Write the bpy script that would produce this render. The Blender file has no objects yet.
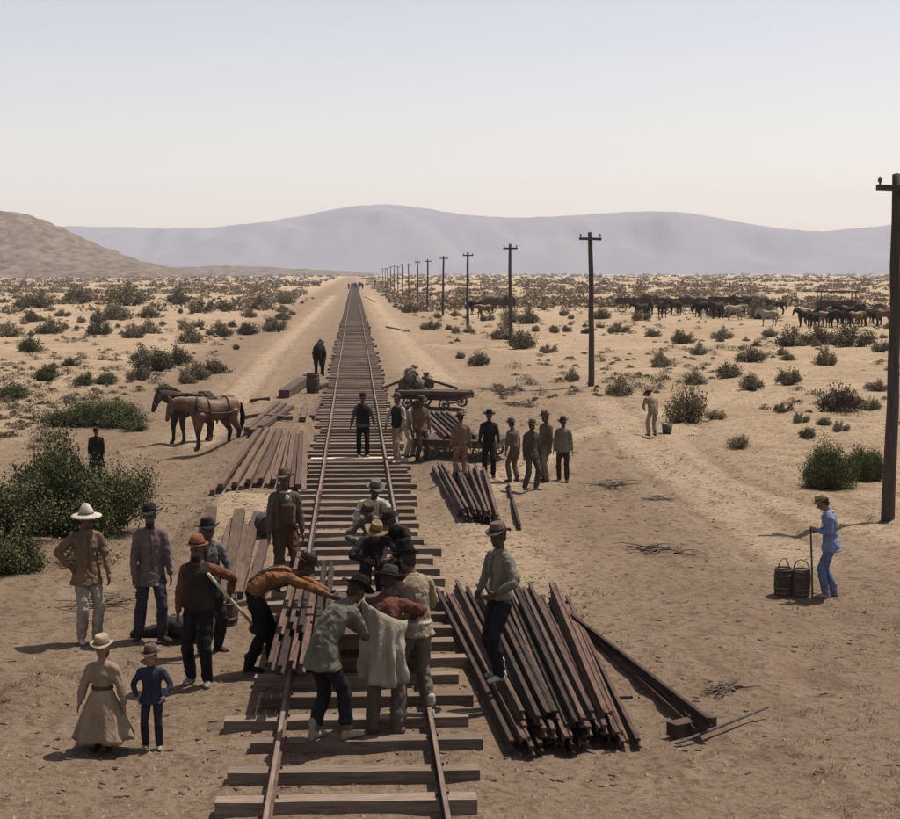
import bpy, bmesh, math, random
import numpy as np
from mathutils import Vector, Matrix

random.seed(11)
R = math.radians
scene = bpy.context.scene
COL = scene.collection

# ------------------------------------------------------------------ camera
PW, PH, FPX = 900.0, 819.0, 1500.0          # photo size and focal length in photo pixels
VPX, VPY = 354.0, 273.0                      # where the straight track vanishes
CZ = 4.75                                    # eye height: on the roof of a work car
PITCH = math.atan((PH / 2 - VPY) / FPX)
YAW = math.atan((PW / 2 - VPX) * math.cos(PITCH) / FPX)
cam_d = bpy.data.cameras.new('camera')
cam_d.sensor_width = 36.0
cam_d.lens = 36.0 * FPX / PW
cam_d.clip_start = 0.2
cam_d.clip_end = 40000
cam = bpy.data.objects.new('camera', cam_d)
COL.objects.link(cam)
cam.location = (0, 0, CZ)
cam.rotation_euler = (math.pi / 2 - PITCH, 0, -YAW)
scene.camera = cam
CAMROT = cam.rotation_euler.to_matrix()

# ------------------------------------------------------------------ light
SUN_EL = R(65)
SHADOW = Vector((-0.86, -0.51, 0)).normalized()     # shadows fall left and a little towards us
world = bpy.data.worlds.new('World')
scene.world = world
world.use_nodes = True
wn, wl = world.node_tree.nodes, world.node_tree.links
wn.clear()
sky = wn.new('ShaderNodeTexSky')
sky.sky_type = 'NISHITA'
sky.sun_disc = False
sky.sun_elevation = SUN_EL
sky.sun_rotation = math.atan2(-SHADOW.x, -SHADOW.y)
sky.altitude = 1200
sky.air_density = 1.0
sky.dust_density = 2.2
sky.ozone_density = 1.0
hsv = wn.new('ShaderNodeHueSaturation')
hsv.inputs['Saturation'].default_value = 0.85
bg = wn.new('ShaderNodeBackground')
bg.inputs['Strength'].default_value = 0.122
wo = wn.new('ShaderNodeOutputWorld')
wl.new(sky.outputs[0], hsv.inputs['Color'])
tint = wn.new('ShaderNodeMix'); tint.data_type = 'RGBA'; tint.blend_type = 'MULTIPLY'
tint.inputs['Factor'].default_value = 1.0
tint.inputs['B'].default_value = (1.0, 0.80, 0.655, 1)          # the dusty, warm air of the plate
wl.new(hsv.outputs[0], tint.inputs['A'])
wl.new(tint.outputs['Result'], bg.inputs['Color'])
wl.new(bg.outputs[0], wo.inputs['Surface'])

sun_d = bpy.data.lights.new('sun', 'SUN')
sun_d.energy = 4.4
sun_d.angle = R(0.55)
sun_d.color = (1.0, 0.935, 0.85)
sun = bpy.data.objects.new('sun', sun_d)
COL.objects.link(sun)
sd = Vector((SHADOW.x * math.cos(SUN_EL), SHADOW.y * math.cos(SUN_EL), -math.sin(SUN_EL)))
sun.rotation_euler = sd.to_track_quat('-Z', 'Y').to_euler()
sun.location = (30, 40, 60)

vs = scene.view_settings
vs.view_transform = 'Standard'
vs.look = 'None'
vs.exposure = 0.69
vs.gamma = 1.0
scene.cycles.volume_bounces = 0
scene.cycles.max_bounces = 6
scene.cycles.transparent_max_bounces = 8

# ------------------------------------------------------------------ helpers
def ray(px, py):
    d = Vector(((px - PW / 2) / FPX, -(py - PH / 2) / FPX, -1.0))
    return CAMROT @ d

def gp(px, py, z=0.0):
    """point of the plane at height z that the photo pixel looks at"""
    d = ray(px, py)
    t = (z - CZ) / d.z
    return Vector((d.x * t, d.y * t, z))

def hashn(ix, iy, seed):
    n = (ix.astype(np.int64) * 374761393 + iy.astype(np.int64) * 668265263 + seed * 974634777) & 0xFFFFFFFF
    n = ((n ^ (n >> 13)) * 1274126177) & 0xFFFFFFFF
    n = n ^ (n >> 16)
    return (n & 0xFFFFFF) / float(0xFFFFFF)

def vnoise(x, y, seed=0):
    ix = np.floor(x); iy = np.floor(y)
    fx = x - ix; fy = y - iy
    fx = fx * fx * fx * (fx * (fx * 6 - 15) + 10); fy = fy * fy * fy * (fy * (fy * 6 - 15) + 10)
    a = hashn(ix, iy, seed); b = hashn(ix + 1, iy, seed)
    c = hashn(ix, iy + 1, seed); d = hashn(ix + 1, iy + 1, seed)
    return (a + (b - a) * fx) * (1 - fy) + (c + (d - c) * fx) * fy - 0.5

def sstep(a, b, x):
    t = np.clip((x - a) / (b - a), 0, 1)
    return t * t * (3 - 2 * t)

def terrain(x, y):
    ax = np.abs(x)
    off = sstep(1.15, 2.6, ax)
    z = off * (0.16 * vnoise(x / 5.5, y / 7.0, 1) + 0.07 * vnoise(x / 1.7, y / 2.0, 2))
    z = z + .025 * (1 - sstep(1.0, 1.6, ax)) * sstep(17.0, 27.0, y)
    z = z + .03 * (1 - sstep(1.05, 1.5, ax)) * sstep(-.35, .1, vnoise(x / .8, y / .9, 12))
    z = z + (0.012 + 0.038 * off) * vnoise(x / 0.55, y / 0.6, 3)
    rough = 0.4 + 0.6 * sstep(-0.05, 0.3, vnoise(x / 3.1, y / 3.7, 9))
    z = z + (0.010 + 0.040 * off * rough) * vnoise(x / 0.21, y / 0.23, 4)
    z = z + sstep(25, 120, y) * sstep(6, 22, ax) * 0.9 * (vnoise(x / 26.0, y / 38.0, 5) + 0.12)
    # spoil banks left of the track, the long timbers lie over their fronts
    lat1 = sstep(1.30, 1.55, -x) * (1 - sstep(2.3, 3.3, -x))
    z = z + 0.62 * lat1 * np.clip((y - 21.5) / 3.9, 0, 1) * (1 - sstep(27.5, 31.5, y)) * (1 + 0.1 * vnoise(x / 0.7, y / 0.8, 6))
    lat2 = sstep(1.2, 1.45, -x) * (1 - sstep(2.7, 4.2, -x))
    z = z + 0.5 * lat2 * np.clip((y - 31.6) / 7.6, 0, 1) * (1 - sstep(43.5, 52.0, y)) * (1 + 0.1 * vnoise(x / 0.9, y / 1.0, 7))
    # low shoulder right of the track
    lat3 = sstep(1.4, 2.1, x) * (1 - sstep(3.5, 6.5, x))
    z = z + 0.13 * lat3 * sstep(22, 27, y) * (1 - sstep(60, 75, y))
    # hummock under the big bush at the left
    z = z + 0.30 * np.exp(-(((x + 5.6) / 2.3) ** 2 + ((y - 26.5) / 3.2) ** 2))
    # small spoil heap in the left foreground
    z = z + 0.22 * np.exp(-(((x + 3.5) / 0.55) ** 2 + ((y - 16.7) / 0.7) ** 2)) * (1 + 0.6 * vnoise(x / 0.3, y / 0.3, 8))
    return z

def gz(x, y):
    return float(terrain(np.array([float(x)]), np.array([float(y)]))[0])

def on_ground(px, py):
    p = gp(px, py, 0)
    for _ in range(4):
        p = gp(px, py, gz(p.x, p.y))
    return p

def tag(o, label=None, cat=None, group=None, kind=None):
    if label: o['label'] = label
    if cat: o['category'] = cat
    if group: o['group'] = group
    if kind: o['kind'] = kind
    return o

def empty(name, loc=(0, 0, 0), rz=0.0):
    o = bpy.data.objects.new(name, None)
    o.empty_display_size = 0.2
    COL.objects.link(o)
    o.location = loc
    o.rotation_euler = (0, 0, rz)
    return o

def copy_tree(o, parent=None):
    c = o.copy()
    COL.objects.link(c)
    c.parent = parent
    for ch in o.children:
        copy_tree(ch, c)
    return c

class Buf:
    """collects closed shapes for one mesh"""
    def __init__(s):
        s.v = []; s.f = []
    def add(s, vs, fs):
        n = len(s.v)
        s.v += [tuple(v) for v in vs]
        s.f += [tuple(i + n for i in f) for f in fs]
    def box(s, c, size, rot=None):
        hx, hy, hz = size[0] / 2, size[1] / 2, size[2] / 2
        vs = [Vector((x, y, z)) for x in (-hx, hx) for y in (-hy, hy) for z in (-hz, hz)]
        if rot is not None: vs = [rot @ v for v in vs]
        c = Vector(c)
        s.add([v + c for v in vs], [(0, 1, 3, 2), (4, 6, 7, 5), (0, 4, 5, 1), (2, 3, 7, 6), (0, 2, 6, 4), (1, 5, 7, 3)])
    def tube(s, pts, rad, right=None, seg=12, cap=0.6):
        pts = [Vector(p) for p in pts]
        rr = [(r, r) if not isinstance(r, (tuple, list)) else tuple(r) for r in rad]
        n = len(pts)
        tan = []
        for i in range(n):
            a = pts[max(i - 1, 0)]; b = pts[min(i + 1, n - 1)]
            t = b - a
            tan.append(t.normalized() if t.length > 1e-9 else Vector((0, 0, 1)))
        P, RR, T = list(pts), list(rr), list(tan)
        if cap > 0:
            r0 = min(rr[0]); r1 = min(rr[-1])
            P = [pts[0] - tan[0] * r0 * cap * 0.75] + P + [pts[-1] + tan[-1] * r1 * cap * 0.75]
            RR = [(rr[0][0] * 0.66, rr[0][1] * 0.66)] + RR + [(rr[-1][0] * 0.66, rr[-1][1] * 0.66)]
            T = [tan[0]] + T + [tan[-1]]
        vs = []; fs = []
        u = None
        for i, (p, r, t) in enumerate(zip(P, RR, T)):
            h = Vector(right) if right is not None else (u if u is not None else (Vector((1, 0, 0)) if abs(t.x) < 0.8 else Vector((0, 1, 0))))
            uu = h - t * h.dot(t)
            if uu.length < 1e-5: uu = t.orthogonal()
            u = uu.normalized(); w = t.cross(u)
            for k in range(seg):
                a = 2 * math.pi * k / seg
                vs.append(p + u * (math.cos(a) * r[0]) + w * (math.sin(a) * r[1]))
        m = len(P)
        for i in range(m - 1):
            for k in range(seg):
                k2 = (k + 1) % seg
                fs.append((i * seg + k, i * seg + k2, (i + 1) * seg + k2, (i + 1) * seg + k))
        a = len(vs); vs.append(P[0] - T[0] * min(RR[0]) * 0.25 * (cap > 0))
        b = len(vs); vs.append(P[-1] + T[-1] * min(RR[-1]) * 0.25 * (cap > 0))
        for k in range(seg):
            k2 = (k + 1) % seg
            fs.append((a, k2, k)); fs.append((b, (m - 1) * seg + k, (m - 1) * seg + k2))
        s.add(vs, fs)
    def ball(s, c, r, rot=None, seg=14, rings=9):
        c = Vector(c); vs = []; fs = []
        for i in range(1, rings):
            th = math.pi * i / rings
            for k in range(seg):
                a = 2 * math.pi * k / seg
                v = Vector((math.sin(th) * math.cos(a) * r[0], math.sin(th) * math.sin(a) * r[1], math.cos(th) * r[2]))
                vs.append((rot @ v if rot is not None else v) + c)
        t = Vector((0, 0, r[2])); bt = Vector((0, 0, -r[2]))
        if rot is not None: t = rot @ t; bt = rot @ bt
        it = len(vs); vs.append(t + c); ib = len(vs); vs.append(bt + c)
        for i in range(rings - 2):
            for k in range(seg):
                k2 = (k + 1) % seg
                fs.append((i * seg + k, (i + 1) * seg + k, (i + 1) * seg + k2, i * seg + k2))
        for k in range(seg):
            k2 = (k + 1) % seg
            fs.append((it, k, k2)); fs.append((ib, (rings - 2) * seg + k2, (rings - 2) * seg + k))
        s.add(vs, fs)
    def lathe(s, prof, seg=24, origin=(0, 0, 0), rot=None, fn=None):
        """closed profile of (r, z), turned about local z; fn(r, z, a) may move a point"""
        o = Vector(origin); vs = []; fs = []; idx = []
        for (r, z) in prof:
            if r < 1e-6:
                v = Vector((0, 0, z))
                idx.append([len(vs)] * seg); vs.append((rot @ v if rot is not None else v) + o)
            else:
                row = []
                for k in range(seg):
                    a = 2 * math.pi * k / seg
                    v = Vector((math.cos(a) * r, math.sin(a) * r, z))
                    if fn: v = Vector(fn(v, r, z, a))
                    row.append(len(vs)); vs.append((rot @ v if rot is not None else v) + o)
                idx.append(row)
        for i in range(len(prof) - 1):
            for k in range(seg):
                k2 = (k + 1) % seg
                q = [idx[i][k], idx[i][k2], idx[i + 1][k2], idx[i + 1][k]]
                q = list(dict.fromkeys(q))
                if len(q) > 2: fs.append(tuple(q))
        s.add(vs, fs)
    def build(s, name, mat, parent=None, smooth=False):
        me = bpy.data.meshes.new(name)
        me.from_pydata(s.v, [], s.f)
        bm = bmesh.new(); bm.from_mesh(me)
        bmesh.ops.recalc_face_normals(bm, faces=bm.faces)
        bm.to_mesh(me); bm.free()
        if smooth: me.polygons.foreach_set('use_smooth', [True] * len(me.polygons))
        me.materials.append(mat)
        o = bpy.data.objects.new(name, me)
        COL.objects.link(o)
        o.parent = parent
        return o

PENDING = []
_tex = {}
def wrinkle_tex(scale):
    if scale not in _tex:
        t = bpy.data.textures.new('folds', 'CLOUDS')
        t.noise_scale = scale; t.noise_depth = 2
        _tex[scale] = t
    return _tex[scale]

def organic(buf, name, mat, parent, voxel, smooth=2, wr=0.0, wscale=0.09):
    """one continuous surface grown over the overlapping shapes of buf"""
    o = buf.build(name, mat, parent)
    m = o.modifiers.new('r', 'REMESH'); m.mode = 'VOXEL'; m.voxel_size = voxel; m.use_smooth_shade = True
    if smooth:
        m = o.modifiers.new('s', 'SMOOTH'); m.factor = 0.5; m.iterations = smooth
    if wr:
        m = o.modifiers.new('d', 'DISPLACE'); m.texture = wrinkle_tex(wscale); m.strength = wr; m.mid_level = 0.5; m.texture_coords = 'LOCAL'
    PENDING.append(o)
    return o

def bake():
    if not PENDING: return
    dg = bpy.context.evaluated_depsgraph_get()
    new = [bpy.data.meshes.new_from_object(o.evaluated_get(dg)) for o in PENDING]
    for o, m in zip(PENDING, new):
        old = o.data
        o.modifiers.clear(); o.data = m; m.name = o.name
        m.polygons.foreach_set('use_smooth', [True] * len(m.polygons))
        bpy.data.meshes.remove(old)
    PENDING.clear()

# ------------------------------------------------------------------ materials
def new_mat(name):
    m = bpy.data.materials.new(name)
    m.use_nodes = True
    nt = m.node_tree
    b = nt.nodes['Principled BSDF']
    b.inputs['Specular IOR Level'].default_value = 0.25
    return m, nt.nodes, nt.links, b

def col4(c): return (c[0], c[1], c[2], 1)

def surf(name, c1, c2, scale=8.0, rough=0.85, bump=0.3, bscale=40.0, stretch=(1, 1, 1), rnd=0.25, spec=0.25, metal=0.0, bdist=0.01, bdistort=0.0):
    """two-tone noise, random value per object, fine relief"""
    m, n, l, b = new_mat(name)
    tc = n.new('ShaderNodeTexCoord'); mp = n.new('ShaderNodeMapping')
    mp.inputs['Scale'].default_value = stretch
    l.new(tc.outputs['Object'], mp.inputs['Vector'])
    oi = n.new('ShaderNodeObjectInfo')
    nz = n.new('ShaderNodeTexNoise'); nz.noise_dimensions = '4D'
    nz.inputs['Scale'].default_value = scale; nz.inputs['Detail'].default_value = 5; nz.inputs['Roughness'].default_value = 0.62
    w = n.new('ShaderNodeMath'); w.operation = 'MULTIPLY'; w.inputs[1].default_value = 37.0
    l.new(oi.outputs['Random'], w.inputs[0]); l.new(w.outputs[0], nz.inputs['W'])
    l.new(mp.outputs[0], nz.inputs['Vector'])
    rp = n.new('ShaderNodeMapRange'); rp.inputs['From Min'].default_value = 0.32; rp.inputs['From Max'].default_value = 0.68
    l.new(nz.outputs['Fac'], rp.inputs['Value'])
    mx = n.new('ShaderNodeMix'); mx.data_type = 'RGBA'
    mx.inputs['A'].default_value = col4(c1); mx.inputs['B'].default_value = col4(c2)
    l.new(rp.outputs[0], mx.inputs['Factor'])
    hv = n.new('ShaderNodeHueSaturation')
    vr = n.new('ShaderNodeMapRange'); vr.inputs['To Min'].default_value = 1 - rnd; vr.inputs['To Max'].default_value = 1 + rnd
    l.new(oi.outputs['Random'], vr.inputs['Value']); l.new(vr.outputs[0], hv.inputs['Value'])
    l.new(mx.outputs['Result'], hv.inputs['Color'])
    l.new(hv.outputs[0], b.inputs['Base Color'])
    b.inputs['Roughness'].default_value = rough; b.inputs['Specular IOR Level'].default_value = spec; b.inputs['Metallic'].default_value = metal
    if bump:
        n2 = n.new('ShaderNodeTexNoise'); n2.inputs['Scale'].default_value = bscale; n2.inputs['Detail'].default_value = 4; n2.inputs['Distortion'].default_value = bdistort
        l.new(mp.outputs[0], n2.inputs['Vector'])
        bp = n.new('ShaderNodeBump'); bp.inputs['Strength'].default_value = bump; bp.inputs['Distance'].default_value = bdist
        l.new(n2.outputs['Fac'], bp.inputs['Height']); l.new(bp.outputs[0], b.inputs['Normal'])
    return m

_cloth = {}
def cloth(c, k=0.52, rough=0.95):
    c = [v * .84 for v in c]
    key = (tuple(c), k)
    if key not in _cloth:
        _cloth[key] = surf('cloth', [v * k for v in c], c, scale=6.0, rough=rough, bump=0.75, bscale=7, rnd=0.0, spec=0.08, bdist=0.05, stretch=(1, 1, .6), bdistort=1.3)
    return _cloth[key]

M_wood = surf('weathered_wood', (0.11, 0.075, 0.05), (0.21, 0.155, 0.105), scale=3, bump=0.5, bscale=20, stretch=(1.5, 14, 14), rnd=0.3)
M_tie = surf('tie_wood', (0.080, 0.057, 0.043), (0.185, 0.135, 0.100), scale=3, bump=0.6, bscale=16, stretch=(1.2, 14, 14), rnd=0.35)
M_newtie = surf('fresh_tie_wood', (0.36, 0.29, 0.2), (0.5, 0.42, 0.31), scale=3, bump=0.4, bscale=16, stretch=(1.2, 14, 14), rnd=0.1)
M_timber = surf('timber', (0.045, 0.027, 0.020), (0.135, 0.082, 0.056), scale=3, bump=0.5, bscale=16, stretch=(14, 1.2, 14), rnd=0.4)
M_rail = surf('rusty_iron', (0.019, 0.012, 0.010), (0.084, 0.047, 0.032), scale=9, rough=0.8, bump=0.3, bscale=60, stretch=(3, 0.5, 3), rnd=0.65, spec=0.2)
M_railtop = surf('worn_iron', (0.085, 0.058, 0.045), (0.17, 0.125, 0.098), scale=9, rough=0.7, bump=0.2, bscale=60, stretch=(3, 0.4, 3), rnd=0.1, spec=0.25)
M_iron = surf('dark_iron', (0.03, 0.026, 0.024), (0.075, 0.06, 0.05), scale=9, rough=0.6, bump=0.3, bscale=50, spec=0.5)
M_pole = surf('pole_wood', (0.036, 0.029, 0.025), (0.082, 0.066, 0.056), scale=3, bump=0.6, bscale=14, stretch=(10, 10, 0.7), rnd=0.15)
M_darkwood = surf('dark_wood', (0.035, 0.022, 0.016), (0.085, 0.052, 0.038), scale=5, bump=0.5, bscale=30, rnd=0.2)
M_glass = surf('insulator_glass', (0.05, 0.09, 0.08), (0.08, 0.12, 0.11), rough=0.2, bump=0, spec=0.6)
M_rock = surf('stone', (0.16, 0.12, 0.085), (0.34, 0.27, 0.19), scale=14, bump=0.5, rnd=0.3)
M_leather = surf('leather', (0.025, 0.017, 0.013), (0.06, 0.04, 0.03), scale=9, rough=0.6, rnd=0.1)
M_sack = surf('sacking', (0.07, 0.055, 0.04), (0.15, 0.12, 0.085), scale=9, rnd=0.2)
M_eye = surf('eye', (0.03, 0.02, 0.015), (0.05, 0.03, 0.02), rough=0.2, bump=0, rnd=0)

def leaf_mat(name, c1, c2, rnd=0.3):
    m, n, l, b = new_mat(name)
    geo = n.new('ShaderNodeNewGeometry'); oi = n.new('ShaderNodeObjectInfo')
    mx = n.new('ShaderNodeMix'); mx.data_type = 'RGBA'
    mx.inputs['A'].default_value = col4(c1); mx.inputs['B'].default_value = col4(c2)
    l.new(geo.outputs['Random Per Island'], mx.inputs['Factor'])
    hv = n.new('ShaderNodeHueSaturation')
    vr = n.new('ShaderNodeMapRange'); vr.inputs['To Min'].default_value = 1 - rnd; vr.inputs['To Max'].default_value = 1 + rnd
    l.new(oi.outputs['Random'], vr.inputs['Value']); l.new(vr.outputs[0], hv.inputs['Value'])
    l.new(mx.outputs['Result'], hv.inputs['Color']); l.new(hv.outputs[0], b.inputs['Base Color'])
    b.inputs['Roughness'].default_value = 0.8
    b.inputs['Specular IOR Level'].default_value = 0.15
    return m
L_green = leaf_mat('bush_leaf', (0.032, 0.038, 0.014), (0.115, 0.120, 0.050), 0.12)
L_sage = leaf_mat('sage_leaf', (0.095, 0.077, 0.048), (0.255, 0.208, 0.136), 0.35)
L_dark = leaf_mat('dark_scrub_leaf', (0.066, 0.054, 0.034), (0.185, 0.150, 0.096), 0.35)
L_dry = leaf_mat('dry_brush', (0.10, 0.072, 0.042), (0.22, 0.165, 0.10), 0.25)
L_far_hazed = leaf_mat('far_scrub_leaf_hazed', (0.125, 0.095, 0.064), (0.27, 0.21, 0.142), 0.0)  # paler than the near scrub: distance haze put into the leaf colour
M_stem = surf('stem_bark', (0.05, 0.036, 0.024), (0.11, 0.085, 0.06), scale=20, rnd=0.2)

def ground_mat():
    m, n, l, b = new_mat('desert_earth')
    tc = n.new('ShaderNodeTexCoord')
    def noise(scale, detail=6, rough=0.6, dist=0.0, vec=None):
        z = n.new('ShaderNodeTexNoise'); z.inputs['Scale'].default_value = scale; z.inputs['Detail'].default_value = detail
        z.inputs['Roughness'].default_value = rough; z.inputs['Distortion'].default_value = dist
        l.new(vec if vec is not None else tc.outputs['Object'], z.inputs['Vector']); return z
    def rng(src, a, c, lo=0.0, hi=1.0):
        r = n.new('ShaderNodeMapRange'); r.inputs['From Min'].default_value = a; r.inputs['From Max'].default_value = c
        r.inputs['To Min'].default_value = lo; r.inputs['To Max'].default_value = hi
        l.new(src, r.inputs['Value']); return r.outputs[0]
    def mix(f, a, c, blend='MIX'):
        x = n.new('ShaderNodeMix'); x.data_type = 'RGBA'; x.blend_type = blend
        for s, v in (('Factor', f), ('A', a), ('B', c)):
            if hasattr(v, 'links') or hasattr(v, 'is_linked'): l.new(v, x.inputs[s])
            elif isinstance(v, (int, float)): x.inputs[s].default_value = v
            else: x.inputs[s].default_value = col4(v)
        return x.outputs['Result']
    at = n.new('ShaderNodeAttribute'); at.attribute_name = 'worked'
    at2 = n.new('ShaderNodeAttribute'); at2.attribute_name = 'trail'
    big = noise(0.12, 4); mid = noise(0.9, 6, 0.65, 0.4); fine = noise(9, 6, 0.7); grit = noise(55, 3, 0.7)
    mp = n.new('ShaderNodeMapping'); mp.inputs['Scale'].default_value = (1, 0.3, 1); l.new(tc.outputs['Object'], mp.inputs['Vector'])
    streak = noise(1.3, 5, 0.6, 0.6, mp.outputs[0])
    sand = mix(rng(big.outputs['Fac'], 0.35, 0.65), (0.315, 0.230, 0.148), (0.400, 0.304, 0.203))
    sand = mix(rng(mid.outputs['Fac'], 0.5, 0.75, 0, 0.55), sand, (0.205, 0.148, 0.088))
    soil = mix(rng(mid.outputs['Fac'], 0.34, 0.66), (0.180, 0.126, 0.087), (0.252, 0.182, 0.127))
    soil = mix(rng(streak.outputs['Fac'], 0.52, 0.7, 0, 0.6), soil, (0.13, 0.084, 0.055))
    f1 = n.new('ShaderNodeMath'); f1.operation = 'ADD'
    l.new(at.outputs['Fac'], f1.inputs[0]); l.new(rng(mid.outputs['Fac'], 0.3, 0.7, -0.3, 0.3), f1.inputs[1])
    f1.use_clamp = True
    c = mix(f1.outputs[0], sand, soil)
    tr = n.new('ShaderNodeMath'); tr.operation = 'MULTIPLY'
    l.new(at2.outputs['Fac'], tr.inputs[0]); l.new(rng(mid.outputs['Fac'], 0.25, 0.6, 0.55, 0.95), tr.inputs[1])
    c = mix(tr.outputs[0], c, (0.385, 0.292, 0.198))
    # dark litter, twigs and small stones
    c = mix(rng(fine.outputs['Fac'], 0.52, 0.64, 0, 0.72), c, (0.085, 0.060, 0.040))
    c = mix(rng(fine.outputs['Fac'], 0.42, 0.26, 0, 0.4), c, (0.36, 0.285, 0.195))
    clod = noise(3.2, 6, 0.75, 0.8)
    c = mix(rng(clod.outputs['Fac'], 0.52, 0.63, 0, 0.62), c, (0.105, 0.074, 0.050))
    vo = n.new('ShaderNodeTexVoronoi'); vo.inputs['Scale'].default_value = 5.5; l.new(tc.outputs['Object'], vo.inputs['Vector'])
    c = mix(rng(vo.outputs['Distance'], 0.10, 0.04, 0, 0.5), c, (0.07, 0.05, 0.035))
    l.new(c, b.inputs['Base Color'])
    b.inputs['Roughness'].default_value = 1.0; b.inputs['Specular IOR Level'].default_value = 0.05
    b1 = n.new('ShaderNodeBump'); b1.inputs['Strength'].default_value = 1.0; b1.inputs['Distance'].default_value = 0.14
    l.new(fine.outputs['Fac'], b1.inputs['Height'])
    b2 = n.new('ShaderNodeBump'); b2.inputs['Strength'].default_value = 0.6; b2.inputs['Distance'].default_value = 0.012
    l.new(grit.outputs['Fac'], b2.inputs['Height']); l.new(b1.outputs[0], b2.inputs['Normal'])
    l.new(b2.outputs[0], b.inputs['Normal'])
    return m

# ------------------------------------------------------------------ ground
def poly_dist(X, Y, pts):
    d = np.full(X.shape, 1e9)
    for (ax, ay), (bx, by) in zip(pts[:-1], pts[1:]):
        vx, vy = bx - ax, by - ay
        t = np.clip(((X - ax) * vx + (Y - ay) * vy) / (vx * vx + vy * vy), 0, 1)
        d = np.minimum(d, np.hypot(X - ax - t * vx, Y - ay - t * vy))
    return d

TRAILS = [[(720, 392), (690, 412), (668, 440), (700, 470), (745, 492), (830, 516), (960, 545)],
          [(600, 400), (640, 450), (720, 500), (800, 560)],
          [(960, 335), (800, 372), (690, 404), (560, 440), (480, 500)],
          [(1100, 352), (760, 345), (560, 352), (430, 345)]]
TRAILS = [[tuple(gp(*p)[:2]) for p in t] for t in TRAILS]
TRAILS += [[(-4.4, 42), (-4.9, 90), (-4.2, 320)], [(3.9, 64), (3.5, 120), (3.3, 320)]]     # wagon tracks beside the line

def build_ground():
    ys = [-80, -30, -10, 0, 4, 8]
    y = 10.5
    while y < 62: ys.append(y); y *= 1.0042
    while y < 400: ys.append(y); y *= 1.011
    while y < 8000: ys.append(y); y *= 1.04
    ys = np.array(ys)
    NC = 440
    u = np.linspace(-1, 1, NC)
    half = np.maximum(12.0, 0.62 * ys + 3.0)
    half[:5] = 90
    X = u[None, :] * half[:, None] + 0.05 * ys[:, None] * (ys[:, None] > 0)
    Y = np.repeat(ys[:, None], NC, 1)
    Z = terrain(X, Y)
    for t in TRAILS:
        d = poly_dist(X, Y, t)
        Z = Z - .06 * np.exp(-((d - .72) / .17) ** 2) * (1 + vnoise(X / .8, Y / .8, 41)) + .025 * np.exp(-((d - 1.05) / .2) ** 2)
    nr = len(ys)
    co = np.stack([X, Y, Z], -1).reshape(-1, 3)
    i = np.arange(nr - 1)[:, None] * NC + np.arange(NC - 1)[None, :]
    q = np.stack([i, i + 1, i + NC + 1, i + NC], -1).reshape(-1, 4)
    me = bpy.data.meshes.new('ground')
    me.from_pydata(co.tolist(), [], q.tolist())
    me.polygons.foreach_set('use_smooth', [True] * len(me.polygons))
    ax = np.abs(X)
    worked = 1 - sstep(7.0, 13.0, ax - 0.0 * Y)
    worked = worked * (1 - 0.45 * sstep(40, 70, Y) * sstep(1.4, 2.4, X))
    worked = np.maximum(worked, (1 - sstep(26, 36, Y + 0.35 * X)) * 0.9)
    worked = worked * (1 - 0.75 * sstep(2.5, 4.5, -X) * sstep(30, 34, Y) * (1 - sstep(-7.5, -4.0, -X * 0 + X * -1 - 9)))
    pale = np.exp(-(((X + 1.9) / 0.9) ** 2 + ((Y - 27.0) / 3.5) ** 2)) + 0.8 * np.exp(-(((X - 2.3) / 1.1) ** 2 + ((Y - 25.0) / 4.5) ** 2))
    worked = np.clip(worked - 0.9 * pale, 0, 1)
    tr = np.zeros(X.shape)
    for t in TRAILS:
        d = poly_dist(X, Y, t)
        wig = 0.25 * vnoise(X / 2, Y / 2, 21)
        tr = np.maximum(tr, np.exp(-((d + wig) / 1.0) ** 2) * (1 - .75 * np.exp(-((d - .75 + wig * .4) / .16) ** 2)))
    tr = np.maximum(tr, 0.85 * np.clip(pale, 0, 1))
    for nm, arr in (('worked', worked), ('trail', tr)):
        a = me.attributes.new(nm, 'FLOAT', 'POINT')
        a.data.foreach_set('value', arr.reshape(-1).astype(np.float32))
    me.materials.append(ground_mat())
    o = bpy.data.objects.new('ground', me); COL.objects.link(o)
    tag(o, kind='structure')
build_ground()

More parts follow.
